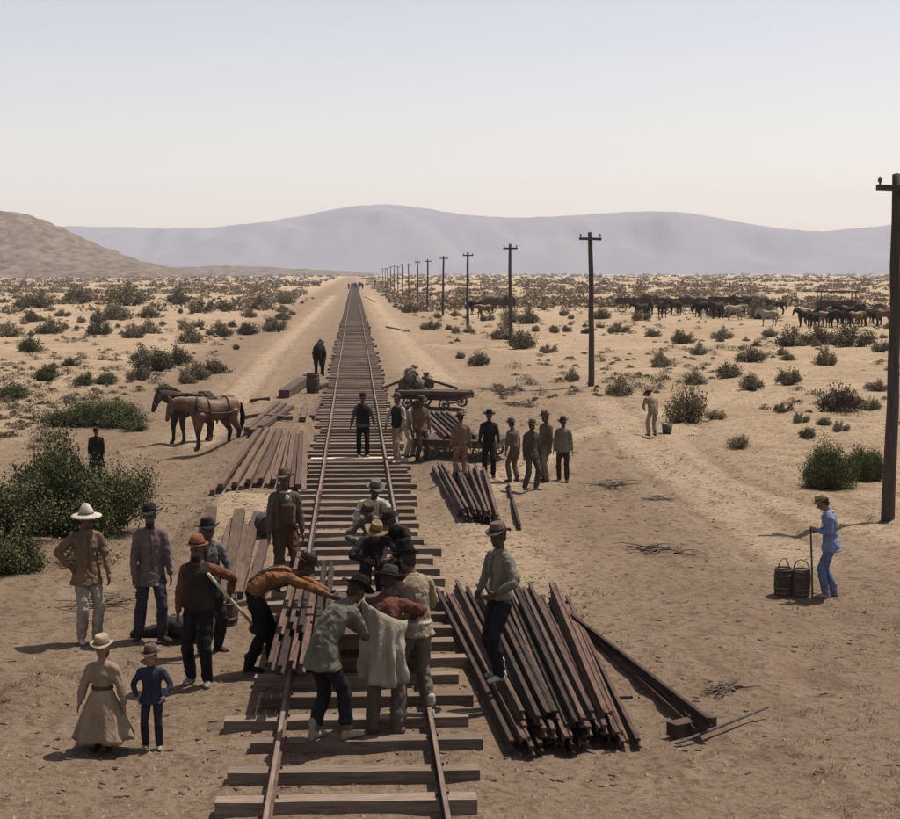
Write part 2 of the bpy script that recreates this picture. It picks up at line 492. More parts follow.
# ------------------------------------------------------------------ hills
def hill(name, prof, dist, depth, mat, amp, seed, nc=260, nrw=60, terrace=0.0):
    px = np.array([p[0] for p in prof], float); py = np.array([p[1] for p in prof], float)
    cols = np.linspace(px[0], px[-1], nc)
    # smooth the ridge line a little and roughen it
    ridge = np.interp(cols, px, py)
    k = np.ones(9) / 9
    ridge = np.convolve(np.pad(ridge, 4, 'edge'), k, 'valid')
    ridge += 1.1 * vnoise(cols / 17.0, cols * 0 + seed, seed) + 0.7 * vnoise(cols / 5.0, cols * 0 + seed, seed + 1)
    tanx = (cols - VPX) / FPX
    hr = np.maximum((VPY - ridge) / FPX, -0.002)
    t = np.linspace(0, 1, nrw)
    D = dist + depth * t
    peak = 0.55
    X = tanx[None, :] * D[:, None]; Y = np.repeat(D[:, None], nc, 1)
    rise = np.where(t < peak, np.sin(np.clip(t / peak, 0, 1) * math.pi / 2) ** 1.15, np.cos(np.clip((t - peak) / (1 - peak), 0, 1) * math.pi / 2))
    Dp = dist + depth * peak
    H = (hr * Dp + CZ)[None, :] * rise[:, None]
    gully = vnoise(X / (0.05 * dist), Y / (0.10 * dist), seed + 3) + 0.3 * vnoise(X / (0.011 * dist), Y / (0.03 * dist), seed + 6) + 0.5 * vnoise(X / (0.02 * dist), Y / (0.04 * dist), seed + 4)
    H = H * (1 + amp * gully * (1 - rise[:, None] ** 4))
    H = np.minimum(H, (hr[None, :] * D[:, None] + CZ))
    if terrace:
        s = dist * 0.006
        H = H * (1 - terrace) + terrace * (np.floor(H / s) * s + s * sstep(0.45, 0.9, (H / s) % 1.0))
    H = np.where(hr[None, :] <= 0.0004, -3, H) - 1.5
    co = np.stack([X, Y, H], -1).reshape(-1, 3)
    i = np.arange(nrw - 1)[:, None] * nc + np.arange(nc - 1)[None, :]
    q = np.stack([i, i + 1, i + nc + 1, i + nc], -1).reshape(-1, 4)
    me = bpy.data.meshes.new(name); me.from_pydata(co.tolist(), [], q.tolist())
    me.polygons.foreach_set('use_smooth', [True] * len(me.polygons))
    me.materials.append(mat)
    o = bpy.data.objects.new(name, me); COL.objects.link(o); tag(o, kind='structure')

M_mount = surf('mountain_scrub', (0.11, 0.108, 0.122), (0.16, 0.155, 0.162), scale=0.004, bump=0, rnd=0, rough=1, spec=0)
M_hill = surf('hill_scrub', (0.050, 0.040, 0.032), (0.175, 0.132, 0.094), scale=0.09, bump=0.8, bscale=.03, bdist=12, rnd=0, rough=1, spec=0, stretch=(1, .4, 1.6))
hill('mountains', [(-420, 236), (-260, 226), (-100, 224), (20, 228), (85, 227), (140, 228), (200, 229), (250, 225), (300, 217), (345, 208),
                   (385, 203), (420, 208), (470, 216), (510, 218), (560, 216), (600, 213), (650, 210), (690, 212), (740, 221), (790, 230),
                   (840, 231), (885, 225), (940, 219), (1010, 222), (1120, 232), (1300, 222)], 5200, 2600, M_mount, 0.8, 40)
hill('near_hill', [(-330, 232), (-230, 214), (-120, 204), (-50, 206), (0, 210), (22, 212), (45, 217), (75, 230), (100, 242), (130, 254), (160, 263), (195, 271), (230, 275)],
     1500, 900, M_hill, 0.25, 60, terrace=0.35)
hill('foothill', [(90, 274.5), (150, 267), (200, 266), (230, 264.5), (280, 267), (345, 270), (400, 274.5)], 2300, 700, M_hill, 0.2, 80)

# ------------------------------------------------------------------ haze
def build_haze():
    m = bpy.data.materials.new('haze_air'); m.use_nodes = True
    n, l = m.node_tree.nodes, m.node_tree.links
    n.clear()
    out = n.new('ShaderNodeOutputMaterial'); v = n.new('ShaderNodeVolumePrincipled')
    v.inputs['Color'].default_value = (0.90, 0.91, 1.0, 1)
    v.inputs['Density'].default_value = HAZE_DENSITY
    v.inputs['Anisotropy'].default_value = 0.0
    l.new(v.outputs[0], out.inputs['Volume'])
    b = Buf()
    b.box((0, 3900, 197), (13000, 8800, 400))
    o = b.build('haze', m)
    tag(o, kind='stuff')
HAZE_DENSITY = 1.2e-4
build_haze()

# ------------------------------------------------------------------ railway
def rail_section(length, mat_body, mat_top):
    """a T-headed iron rail lying along y, foot at z = 0"""
    prof = [(-.040, 0), (.040, 0), (.040, .010), (.011, .024), (.009, .068), (.025, .076), (.026, .096), (.020, .102), (-.020, .102), (-.026, .096), (-.025, .076), (-.009, .068), (-.011, .024), (-.040, .010)]
    n = len(prof)
    vs = [(x, y, z) for y in (0, length) for (x, z) in prof]
    fs = [(i, (i + 1) % n, n + (i + 1) % n, n + i) for i in range(n)]
    fs += [tuple(range(n))[::-1], tuple(range(n, 2 * n))]
    me = bpy.data.meshes.new('rail')
    me.from_pydata(vs, [], fs)
    bm = bmesh.new(); bm.from_mesh(me); bmesh.ops.recalc_face_normals(bm, faces=bm.faces); bm.to_mesh(me); bm.free()
    me.materials.append(mat_body); me.materials.append(mat_top)
    for p in me.polygons:
        if p.normal.z > 0.9 and p.center.z > 0.099: p.material_index = 1
    return me

TIE_H, TIE_TOP, GAUGE = 0.155, 0.135, 0.755
track = empty('railway_track', (0, 8, 0))
tag(track, 'straight iron railway track on wooden ties running away to the horizon', 'railway')

def tie_mesh(k, l=2.42):
    rnd = random.Random(100 + k)
    b = Buf(); w = 0.2 + rnd.uniform(-.025, .03); h = TIE_H
    segs = 6; vs = []; fs = []
    for i in range(segs + 1):
        x = -l / 2 + l * i / segs
        e = [rnd.uniform(-.012, .012) for _ in range(4)]
        vs += [(x, -w / 2 + e[0], -h), (x, w / 2 + e[1], -h), (x, w / 2 - .012 + e[1], 0 + e[3] * .3), (x, -w / 2 + .012 + e[0], 0 + e[2] * .3)]
    for i in range(segs):
        for j in range(4):
            a = i * 4 + j; c = i * 4 + (j + 1) % 4
            fs.append((a, c, c + 4, a + 4))
    fs += [(3, 2, 1, 0), tuple(segs * 4 + j for j in range(4))]
    b.add(vs, fs)
    o = b.build('tie', M_tie); me = o.data; bpy.data.objects.remove(o)
    return me
tie_meshes = [tie_mesh(k) for k in range(10)]
fresh = tie_mesh(50); fresh.materials.clear(); fresh.materials.append(M_newtie)
SP = 0.815
rt = random.Random(5)
y = 8.9; k = 0
ties_y = []
while y < 150:
    ties_y.append(y)
    o = bpy.data.objects.new('tie', tie_meshes[rt.randrange(10)])
    if abs(y - gp(355, 463).y) < SP / 2: o.data = fresh
    COL.objects.link(o); o.parent = track
    right_long = rt.uniform(-.12, .18)
    o.location = (right_long + rt.uniform(-.03, .03), y - 8, TIE_TOP)
    o.rotation_euler = (rt.uniform(-.02, .02), 0, rt.uniform(-.025, .025) + (math.pi if rt.random() < .5 else 0))
    o.scale = (rt.uniform(.95, 1.06), rt.uniform(.9, 1.12) * (1.0 + .35 * min(1, max(0, (y - 17) / 8))), 1)
    y += SP * rt.uniform(.88, 1.12)
b = Buf()
while y < 700:
    b.box((rt.uniform(-.08, .08), y - 8, TIE_TOP - TIE_H / 2), (2.4, .27, TIE_H)); y += SP
o = b.build('tie', M_tie, track); tag(o, kind='stuff')

sec = rail_section(6.49, M_rail, M_railtop)
far_rail = rail_section(560, M_rail, M_railtop)
bar_b = Buf()
for s in (-1, 1): bar_b.box((s * .020, 0, .048), (.016, .46, .036))
for s in (-1, 1):
    for q in (-.16, -.05, .05, .16): bar_b.box((s * .031, q, .048), (.014, .024, .024))
bar_o = bar_b.build('joint_bar', M_iron); bar_me = bar_o.data; bpy.data.objects.remove(bar_o)
spike_b = Buf()
for side in (-1, 1):
    yy = 5.0 - 3.25 * (side > 0)
    while yy < 130:
        o = bpy.data.objects.new('rail', sec); COL.objects.link(o); o.parent = track
        o.location = (side * GAUGE + rt.uniform(-.006, .006), yy - 8, TIE_TOP + .002)
        o.rotation_euler = (0, 0, rt.uniform(-.0012, .0012))
        j = bpy.data.objects.new('joint_bar', bar_me); COL.objects.link(j); j.parent = o
        j.location = (0, -.005, 0)
        yy += 6.5
    o = bpy.data.objects.new('rail', far_rail); COL.objects.link(o); o.parent = track
    o.location = (side * GAUGE, yy - 8, TIE_TOP + .002)
    for ty in ties_y:
        if ty > 60: break
        for s in (-1, 1):
            spike_b.box((side * GAUGE + s * .052, ty - 8 + s * .03, TIE_TOP + .012), (.022, .018, .034))
o = spike_b.build('spike', M_iron, track); tag(o, kind='stuff')

# ------------------------------------------------------------------ telegraph line
def pole_thing(i, x, y, h, label):
    t = empty('telegraph_pole', (x, y, gz(x, y)))
    tag(t, label, 'telegraph pole', 'telegraph poles along the right of the track')
    rp = random.Random(i)
    b = Buf(); n = 9; pts = []; rr = []
    for k in range(n):
        f = k / (n - 1)
        pts.append((rp.uniform(-.02, .02) + .05 * math.sin(f * 3 + i), rp.uniform(-.02, .02), -0.4 + (h + 0.4) * f)); rr.append(.135 - .045 * f)
    b.tube(pts, rr, right=(1, 0, 0), seg=12, cap=0.15)
    b.build('post', M_pole, t, True)
    tx = pts[-1][0]
    b = Buf(); b.box((tx, -.135, h - .27), (.92, .09, .11), Matrix.Rotation(rp.uniform(-.03, .03), 3, 'Y'))
    b.build('crossarm', M_pole, t)
    for s in (-1, 1):
        b = Buf(); b.lathe([(0, 0), (.02, 0), (.02, .05), (.042, .06), (.045, .10), (.032, .13), (.03, .15), (0, .165)], 10, (tx + s * .4, -.135, h - .215))
        b.build('insulator', M_glass, t, True)
    if i < 3:
        b = Buf(); b.tube([(tx, -.24, h - .27), (tx, .13, h - .27)], [.02, .02], seg=6, cap=0)
        b.build('bolt', M_iron, t)
    t.rotation_euler = (0, 0, R(rp.uniform(-4, 4)))
    return t
base = on_ground(887, 520)
pole_thing(0, base.x, base.y, 6.7, 'tall dark telegraph pole at the right edge, the nearest one')
base2 = on_ground(590, 386)
pole_thing(1, base2.x, base2.y, 6.35, 'second nearest telegraph pole, standing alone right of the seated-down scrub'.replace('seated-down scrub', 'men by the cart'))
words = ['third', 'fourth', 'fifth', 'sixth', 'seventh', 'eighth', 'ninth', 'tenth', 'eleventh', 'twelfth', 'thirteenth', 'fourteenth', 'fifteenth', 'sixteenth']
for i, w in enumerate(words):
    y = base2.y + 34.3 * (i + 1)
    pole_thing(i + 2, base2.x + .25 * (i == 0) + random.uniform(-.12, .12), y, 6.5 + random.uniform(-.2, .2), 'distant telegraph pole, the %s in the row counted from the camera' % w)

# ------------------------------------------------------------------ shrubs
def shrub_meshes(seed, n_stem, n_leaf, leaf, lobes=5, rag=0.25, upright=0.6):
    """unit shrub: radius about 1, height about 1; several billowing mounds of stems and leaf-sized faces"""
    rnd = random.Random(seed)
    sb = Buf(); tips = []
    mounds = []
    for i in range(lobes):
        a = 6.283 * i / lobes + rnd.uniform(-.5, .5); d = rnd.uniform(.25, .68)
        mounds.append((math.cos(a) * d, math.sin(a) * d, rnd.uniform(.26, .42), rnd.uniform(.42, .8)))
    mounds.append((rnd.uniform(-.15, .15), rnd.uniform(-.15, .15), rnd.uniform(.35, .45), rnd.uniform(.85, 1.0)))
    for i in range(n_stem):
        mx_, my_, mr, mh = rnd.choice(mounds)
        a = rnd.uniform(0, 6.283); e = math.asin(rnd.random() ** .8)
        k = rnd.uniform(.72, 1.0) * (1 + rnd.uniform(-rag, rag) * .5)
        tip = Vector((mx_ + math.cos(a) * math.cos(e) * mr * k, my_ + math.sin(a) * math.cos(e) * mr * k, max(.05, mh * (.25 + .75 * math.sin(e)) * k)))
        p0 = Vector((mx_ * .35 + rnd.gauss(0, .05), my_ * .35 + rnd.gauss(0, .05), -.06))
        p1 = (p0 + tip) / 2 + Vector((rnd.uniform(-.06, .06), rnd.uniform(-.06, .06), rnd.uniform(0, .1)))
        sb.tube([p0, p1, tip], [.014, .009, .003], seg=3, cap=0)
        tips.append((p0, p1, tip))
    verts = []; faces = []
    per = max(1, n_leaf // n_stem)
    for (p0, p1, p2) in tips:
        cl = rnd.uniform(.5, 1.5)
        for j in range(int(per * cl)):
            f = 1 - abs(rnd.gauss(0, .24)); f = min(max(f, .2), 1.04)
            c = p0 * (1 - f) ** 2 + p1 * 2 * f * (1 - f) + p2 * f * f
            sp = .03 + .045 * f
            c = c + Vector((rnd.gauss(0, sp), rnd.gauss(0, sp), rnd.gauss(0, sp)))
            if c.z < 0: c.z = abs(c.z) * .5
            ax = Vector((rnd.gauss(0, 1), rnd.gauss(0, 1), rnd.gauss(.5, 1))).normalized()
            sd_ = ax.cross(Vector((rnd.gauss(0, 1), rnd.gauss(0, 1), rnd.gauss(0, 1)))).normalized()
            L = leaf * rnd.uniform(.6, 1.5); W = L * rnd.uniform(.3, .5)
            n = len(verts)
            verts += [tuple(c - ax * L * .5), tuple(c + sd_ * W), tuple(c + ax * L * .5), tuple(c - sd_ * W)]
            faces.append((n, n + 1, n + 2, n + 3))
    me = bpy.data.meshes.new('foliage'); me.from_pydata(verts, [], faces)
    so = sb.build('stems', M_stem); sm = so.data; bpy.data.objects.remove(so)
    return me, sm

SHRUBS = {}
def kind_variants(kind, n, mat, seed, **kw):
    L = []
    for i in range(n):
        f, s = shrub_meshes(seed + i, **kw)
        f.materials.append(mat); L.append((f, s))
    SHRUBS[kind] = L
kind_variants('sage', 6, L_sage, 200, n_stem=90, n_leaf=4500, leaf=.055, lobes=5, rag=.5)
kind_variants('dark', 5, L_dark, 300, n_stem=90, n_leaf=4500, leaf=.055, lobes=3, rag=.5)
kind_variants('dry', 4, L_dry, 400, n_stem=150, n_leaf=3500, leaf=.045, lobes=6, rag=.35)
kind_variants('green', 3, L_green, 500, n_stem=260, n_leaf=42000, leaf=.026, lobes=9, rag=.4)
kind_variants('greensmall', 3, L_green, 600, n_stem=80, n_leaf=6500, leaf=.045, lobes=6, rag=.4)

def shrub(kind, x, y, w, h, label, group=None, name='sagebrush', var=None, depth=1.0, rz=None):
    f, s = SHRUBS[kind][random.randrange(len(SHRUBS[kind])) if var is None else var]
    t = empty(name, (x, y, gz(x, y) - .02), random.uniform(0, 6.28) if rz is None else rz)
    t.scale = (w / 2, w / 2 * depth, h)
    tag(t, label, 'shrub', group)
    for nm, me in (('foliage', f), ('stems', s)):
        o = bpy.data.objects.new(nm, me); COL.objects.link(o); o.parent = t
    return t

def shrub_px(kind, px, py, wpx, label, hr=0.62, group=None, name='sagebrush', **kw):
    p = on_ground(px, py)
    w = wpx * p.y / FPX
    y = p.y + w * .35
    return shrub(kind, p.x * y / p.y, y, w * 1.38, w * hr * 1.08, label, group, name, **kw)

# the ones that stand out
p = on_ground(84, 552)
shrub('green', -6.1, 25.6, 2.8, 1.45, 'large dense green bush behind the men at the left edge', name='bush', var=0, rz=.5)
shrub('green', -4.5, 26.2, 2.3, 1.5, 'rounded green bush, right half of the big thicket behind the pale-hatted man', name='bush', var=1, rz=2.1)
shrub('green', -6.0, 23.4, 2.4, 0.95, 'low green bush cut by the left edge in front of the big thicket', name='bush', var=2, rz=4.0)
shrub('green', -5.2, 26.4, 2.2, 2.15, 'tallest green bush, in the middle of the big thicket', name='bush', var=2, rz=1.0)
shrub('greensmall', -5.25, 23.4, 1.3, 0.75, 'small green bush at the foot of the big thicket', name='bush', var=1)
shrub('dry', -4.3, 23.9, 1.5, 0.7, 'dry straw-coloured brush beside the big green thicket', name='dry_brush', var=1)
shrub_px('green', 104, 428, 74, 'wide green bush behind the dark standing figure at left', .42, name='bush', var=1)
shrub_px('greensmall', 57, 428, 38, 'green bush left of the wide green bush near the dark standing figure', .6, name='bush', var=0)
shrub_px('greensmall', 134, 432, 30, 'low green bush right of the dark standing figure', .5, name='bush', var=2)
shrub_px('green', 826, 490, 62, 'leafy bright green bush behind the boy in blue'.replace('boy', 'person'), .95, name='bush', var=2)
shrub_px('green', 868, 482, 40, 'green bush close against the nearest telegraph pole', 1.15, name='bush', var=0)
shrub_px('dry', 686, 424, 44, 'tall dry brush beside the pale figure with the black bucket', 1.15, name='dry_brush', var=0)
shrub_px('dry', 740, 449, 26, 'small dry brush alone right of the black bucket', .7, name='dry_brush', var=2)
shrub_px('dry', 716, 420, 22, 'thin dry brush right of the tall brush by the bucket', .6, name='dry_brush', var=3)
LEFT = [(8, 337, 28), (30, 352, 28), (47, 382, 30), (70, 366, 20), (84, 386, 26), (106, 385, 28), (12, 400, 36), (52, 334, 30), (22, 308, 20), (99, 335, 28), (133, 338, 24),
        (156, 372, 44), (176, 366, 36), (145, 362, 30), (150, 334, 26), (185, 329, 18), (140, 381, 25), (198, 380, 34), (216, 374, 30), (186, 384, 22), (192, 343, 34), (222, 337, 30), (246, 335, 26), (274, 332, 24),
        (284, 320, 18), (127, 306, 40), (112, 314, 22), (75, 304, 40), (40, 308, 30), (200, 313, 25), (225, 311, 24), (260, 310, 22), (284, 304, 22), (180, 304, 30), (120, 320, 34), (150, 318, 25), (62, 317, 16), (283, 312, 14),
        (165, 392, 20), (100, 322, 20), (250, 318, 18), (32, 322, 20)]
RIGHT = [(478, 366, 24), (547, 353, 18), (520, 350, 34), (505, 340, 30), (618, 333, 22), (573, 381, 20), (622, 395, 30), (660, 367, 28), (652, 337, 18), (681, 344, 26), (724, 339, 24), (750, 363, 32), (788, 361, 16),
         (826, 366, 28), (788, 386, 28), (752, 391, 30), (726, 379, 36), (793, 347, 40), (850, 348, 44), (820, 345, 34), (697, 385, 26), (838, 413, 46), (868, 411, 28), (800, 425, 18), (824, 426, 20), (840, 432, 18), (806, 439, 24),
         (782, 413, 20), (878, 392, 26), (410, 313, 18), (430, 330, 20), (553, 333, 14), (566, 332, 12), (586, 334, 12), (470, 333, 14), (455, 333, 12), (700, 355, 20), (770, 337, 20), (640, 322, 20), (600, 320, 22), (530, 325, 26), (512, 322, 26), (880, 352, 24), (720, 318, 30), (760, 320, 34)]
GS = 'sagebrush scattered over the desert plain'
for side, L in (('left', LEFT), ('right', RIGHT)):
    for i, (px, py, w) in enumerate(L):
        q = py
        kd = 'dark' if random.random() < .5 else 'sage'
        if side == 'left' and px < 120 and py > 345: kd = 'greensmall'
        if side == 'right' and py > 408: kd = 'greensmall' if random.random() < .4 else 'dark'
        dist_w = 'near' if py > 360 else ('middle-distance' if py > 325 else 'far')
        tone = {'dark': 'dark brown-grey', 'sage': 'grey-olive', 'greensmall': 'dark green'}[kd]
        shrub_px(kd, px, py, w, '%s %s shrub %s of the track' % (dist_w, tone, side), random.uniform(.52, .72), depth=random.uniform(.6, 1.0), rz=random.uniform(-.4, .4), group='%s %s shrubs %s of the track' % (dist_w, tone, side))
nsh = len(LEFT) + len(RIGHT)
rs = random.Random(77)
def clear_ground(x, y):
    if (-6.3 if y > 85 else -8.5) < x < 5.5: return False
    if x > 0 and y < 44: return False
    if y < 48: return False
    for t in TRAILS:
        if poly_dist(np.array([x]), np.array([y]), t)[0] < 2.2: return False
    return True
cnt = 0
while cnt < 190:
    py = 296 + 66 * rs.random() ** 1.7
    px = rs.uniform(-60, 960)
    p = gp(px, py)
    if not clear_ground(p.x, p.y): continue
    if p.y > 330: continue
    if vnoise(np.array([p.x / 16]), np.array([p.y / 26]), 31)[0] < rs.uniform(-.35, .25): continue
    cnt += 1
    w = rs.uniform(.5, 1.0) * (1.0 if py > 330 else 1.45)
    kd = rs.choice(['dark', 'sage', 'sage'])
    dist_w = 'near' if py > 360 else ('middle-distance' if py > 325 else 'far')
    side = 'left' if p.x < 0 else 'right'
    tone = {'dark': 'dark brown-grey', 'sage': 'grey-olive'}[kd]
    shrub(kd, p.x, p.y, w, w * rs.uniform(.45, .7), '%s %s shrub %s of the track' % (dist_w, tone, side), '%s %s shrubs %s of the track' % (dist_w, tone, side))

# low scrub too far off to count
def far_scrub():
    rng = np.random.default_rng(4)
    verts = []; faces = []
    n = 0; tries = 0
    V = []; Fc = []
    while n < 4600 and tries < 60000:
        tries += 1
        py = VPY + 1.0 + 38 * rng.random() ** 1.6
        px = rng.uniform(-250, 1150)
        y = FPX * CZ / (py - VPY)
        if y > 3600 or y < 130: continue
        x = (px - VPX) / FPX * y
        if -9 - y * .006 < x < 6: continue
        if y < 330 and rng.random() < .5: continue
        if vnoise(np.array([x / 34]), np.array([y / 70]), 33)[0] < rng.uniform(-.4, .3): continue
        n += 1
        w = rng.uniform(.5, 1.5) * (1 + y / 700); h = w * rng.uniform(.3, .6)
        z0 = gz(x, y)
        k = 40 if y < 500 else 16
        k0 = k
        for j in range(k):
            a = rng.uniform(0, 6.283); r = w * math.sqrt(rng.random()) * .8
            c = np.array([x + math.cos(a) * r, y + math.sin(a) * r, z0 + h * rng.uniform(.1, 1) * math.sqrt(max(0.05, 1 - (r / w) ** 2))])
            d1 = rng.normal(0, 1, 3); d1 /= np.linalg.norm(d1); d2 = rng.normal(0, 1, 3); d2 /= np.linalg.norm(d2)
            s = w * .2 if k == 40 else w * .33
            i0 = len(V)
            V += [tuple(c - d1 * s), tuple(c + d2 * s * .6), tuple(c + d1 * s), tuple(c - d2 * s * .6)]
            Fc.append((i0, i0 + 1, i0 + 2, i0 + 3))
    me = bpy.data.meshes.new('far_scrub'); me.from_pydata(V, [], Fc); me.materials.append(L_far_hazed)
    o = bpy.data.objects.new('far_scrub', me); COL.objects.link(o)
    tag(o, 'distant sagebrush reading as one grey-brown mass below the hills', 'scrub', kind='stuff')
far_scrub()

def low_scrub():
    rnd = random.Random(31); V = []; F = []
    n = 0
    while n < 1050:
        py = VPY + 26 + 150 * rnd.random() ** 1.5; px = rnd.uniform(-60, 960)
        p = gp(px, py)
        if -8 < p.x < 5 or not clear_ground(p.x, max(p.y, 49)): continue
        if vnoise(np.array([p.x / 7]), np.array([p.y / 12]), 35)[0] < rnd.uniform(-.3, .3): continue
        n += 1
        w = rnd.choice([.15, .2, .3, .45]) * rnd.uniform(.8, 1.3); h = w * rnd.uniform(.45, .8); z0 = gz(p.x, p.y)
        for j in range(int(70 + 330 * w)):
            a = rnd.uniform(0, 6.283); r = w * rnd.random()
            c = Vector((p.x + math.cos(a) * r, p.y + math.sin(a) * r, z0 + h * rnd.uniform(.05, 1) * math.sqrt(max(.1, 1 - (r / w) ** 2))))
            d1 = Vector((rnd.gauss(0, 1), rnd.gauss(0, 1), rnd.gauss(.6, 1))).normalized() * .035; d2 = Vector((rnd.gauss(0, 1), rnd.gauss(0, 1), rnd.gauss(0, 1))).normalized() * .016
            i0 = len(V); V += [tuple(c - d1), tuple(c + d2), tuple(c + d1), tuple(c - d2)]; F.append((i0, i0 + 1, i0 + 2, i0 + 3))
    me = bpy.data.meshes.new('low_scrub'); me.from_pydata(V, [], F); me.materials.append(L_dark)
    o = bpy.data.objects.new('low_scrub', me); COL.objects.link(o)
    tag(o, 'low tufts of dry scrub between the bushes on the sand', 'scrub', kind='stuff')
low_scrub()

# pebbles, clods, dry tufts and twigs on the near ground
def litter():
    rnd = random.Random(9)
    b = Buf()
    for i in range(5200):
        py = 274 + rnd.uniform(45, 560); px = rnd.uniform(-40, 940)
        p = gp(px, py)
        if abs(p.x) < 1.3 and rnd.random() < .6: continue
        r = rnd.choice([.008, .01, .012, .015, .02, .03]) * rnd.uniform(.7, 1.4) * (1 + max(0, p.y - 20) / 60)
        z = gz(p.x, p.y)
        vs = [Vector((rnd.uniform(.6, 1.1) * sx * r, 0, 0)) for sx in (-1, 1)] + [Vector((0, rnd.uniform(.6, 1.1) * sx * r, 0)) for sx in (-1, 1)] + [Vector((0, 0, r * .7)), Vector((0, 0, -r * .5))]
        m = Matrix.Rotation(rnd.uniform(0, 6.28), 3, 'Z')
        c = Vector((p.x, p.y, z))
        b.add([m @ v + c for v in vs], [(0, 2, 4), (2, 1, 4), (1, 3, 4), (3, 0, 4), (2, 0, 5), (1, 2, 5), (3, 1, 5), (0, 3, 5)])
    o = b.build('pebbles', M_rock); tag(o, 'pebbles and clods of earth strewn over the ground', 'pebbles', kind='stuff')
    V = []; F = []
    for i in range(1900):
        py = 274 + 25 + 520 * rnd.random() ** .8; px = rnd.uniform(-40, 940)
        p = gp(px, py)
        if abs(p.x) < 2.2 or (abs(p.x) < 8 and p.y > 60): continue
        if vnoise(np.array([p.x / 2.4]), np.array([p.y / 2.9]), 51)[0] < .08: continue
        z = gz(p.x, p.y)
        hgt = rnd.uniform(.015, .05) * (1 + p.y / 60)
        for j in range(rnd.randint(6, 18)):
            a = rnd.uniform(0, 6.28); sp = rnd.uniform(.0, .16)
            bx, by = p.x + math.cos(a) * sp, p.y + math.sin(a) * sp
            dx, dy = math.cos(a) * hgt * rnd.uniform(.2, 1.0), math.sin(a) * hgt * rnd.uniform(.2, 1.0)
            w = .003 * (1 + p.y / 30)
            n = len(V)
            V += [(bx - w, by, z - .01), (bx + w, by, z - .01), (bx + dx, by + dy, z + hgt * rnd.uniform(.4, 1))]
            F.append((n, n + 1, n + 2))
    me = bpy.data.meshes.new('dry_grass'); me.from_pydata(V, [], F); me.materials.append(L_dry)
    o = bpy.data.objects.new('dry_grass', me); COL.objects.link(o)
    tag(o, 'sparse dry grass tufts on the trampled earth', 'grass', kind='stuff')
def chips():
    rnd = random.Random(17); b = Buf()
    for i in range(1500):
        y = 13.5 + 45 * rnd.random() ** 1.6; x = rnd.gauss(0, 1) * (2.2 + y * .06)
        if rnd.random() < .3: x = rnd.uniform(-5, 8)
        L = rnd.uniform(.02, .075) * (1 + y / 50); w = L * rnd.uniform(.12, .4)
        b.box((x, y, gz(x, y) + .006), (L, w, .012), Matrix.Rotation(rnd.uniform(0, 6.28), 3, 'Z') @ Matrix.Rotation(rnd.uniform(-.25, .25), 3, 'Y'))
    o = b.build('wood_chips', M_timber); tag(o, 'wood chips and splinters scattered round the work site', 'wood chips', kind='stuff')
litter()
chips()

# ------------------------------------------------------------------ loose rails, timbers, carts
def place_bar(o, a, c, roll=0.0):
    """lay an object that runs along its own y from point a to point c"""
    a, c = Vector(a), Vector(c)
    d = (c - a).normalized()
    x = d.cross(Vector((0, 0, 1))).normalized()
    z = x.cross(d)
    m = Matrix((x, d, z)).transposed().to_4x4()
    if roll: m = m @ Matrix.Rotation(roll, 4, 'Y')
    m.translation = a
    o.matrix_world = m
    return o

loose = {}
def loose_rail(a, c, label, group=None, flip=0):
    L = round((Vector(c) - Vector(a)).length, 1)
    if L not in loose: loose[L] = rail_section(L, M_rail, M_rail)
    o = bpy.data.objects.new('iron_rail', loose[L]); COL.objects.link(o)
    if flip == 1:   # on its head
        up = Vector((0, 0, .102)); place_bar(o, Vector(a) + up, Vector(c) + up, math.pi)
    elif flip == 2:  # on its side
        up = Vector((0, 0, .05)); place_bar(o, Vector(a) + up, Vector(c) + up, math.pi / 2)
    else:
        place_bar(o, a, c)
    tag(o, label, 'rail', group)
    return o

rr = random.Random(21)
# heap A: splayed rails right of the track in the foreground
def heap(n_layers, near, far, label, group, z0=.0, flips=True, sleepers=True):
    (nx0, nx1, ny), (fx0, fx1, fy) = near, far
    for k, n in enumerate(n_layers):
        for i in range(n):
            u = (i + .5) / n + rr.uniform(-.16, .16) / n
            inset = .0 + .05 * k
            u = inset + u * (1 - 2 * inset)
            ax = nx0 + (nx1 - nx0) * u; bx = fx0 + (fx1 - fx0) * min(1, max(0, u + rr.uniform(-.05, .05) * (k > 0)))
            sh = rr.uniform(-.28, .28)
            skew = (ny[1] - ny[0]) * u + ny[0]; fsk = (fy[1] - fy[0]) * u + fy[0]
            za = gz(ax, skew) + .045; zb = gz(bx, fsk) + .045
            z = .108 * k + z0
            loose_rail((ax, skew + sh, za + z), (bx, fsk + sh, zb + z), label, group, rr.choice([0, 0, 0, 2]) if flips else 0)
a0, a1 = gp(508, 752), gp(622, 746)
c0, c1 = gp(441, 606), gp(568, 612)
LA = 'rusty iron rail in the splayed heap the man stands on'
heap([14, 12, 8], (a0.x, a1.x, (a0.y, a1.y)), (c0.x, c1.x, (c0.y, c1.y)), LA, 'rails of the splayed heap in the foreground')
# two rails thrown over the left edge of that heap
p, q = gp(512, 756), gp(437, 600)
loose_rail((p.x, p.y, gz(p.x, p.y) + .06), (q.x, q.y, gz(q.x, q.y) + .06), 'rusty rail lying along the left edge of the splayed heap, nearest the ties', None, 0)
p, q = gp(626, 748), gp(556, 606)
loose_rail((p.x + .12, p.y, gz(p.x, p.y) + .03), (q.x + .16, q.y, gz(q.x, q.y) + .03), 'rusty rail lying along the right edge of the splayed heap', None, 0)
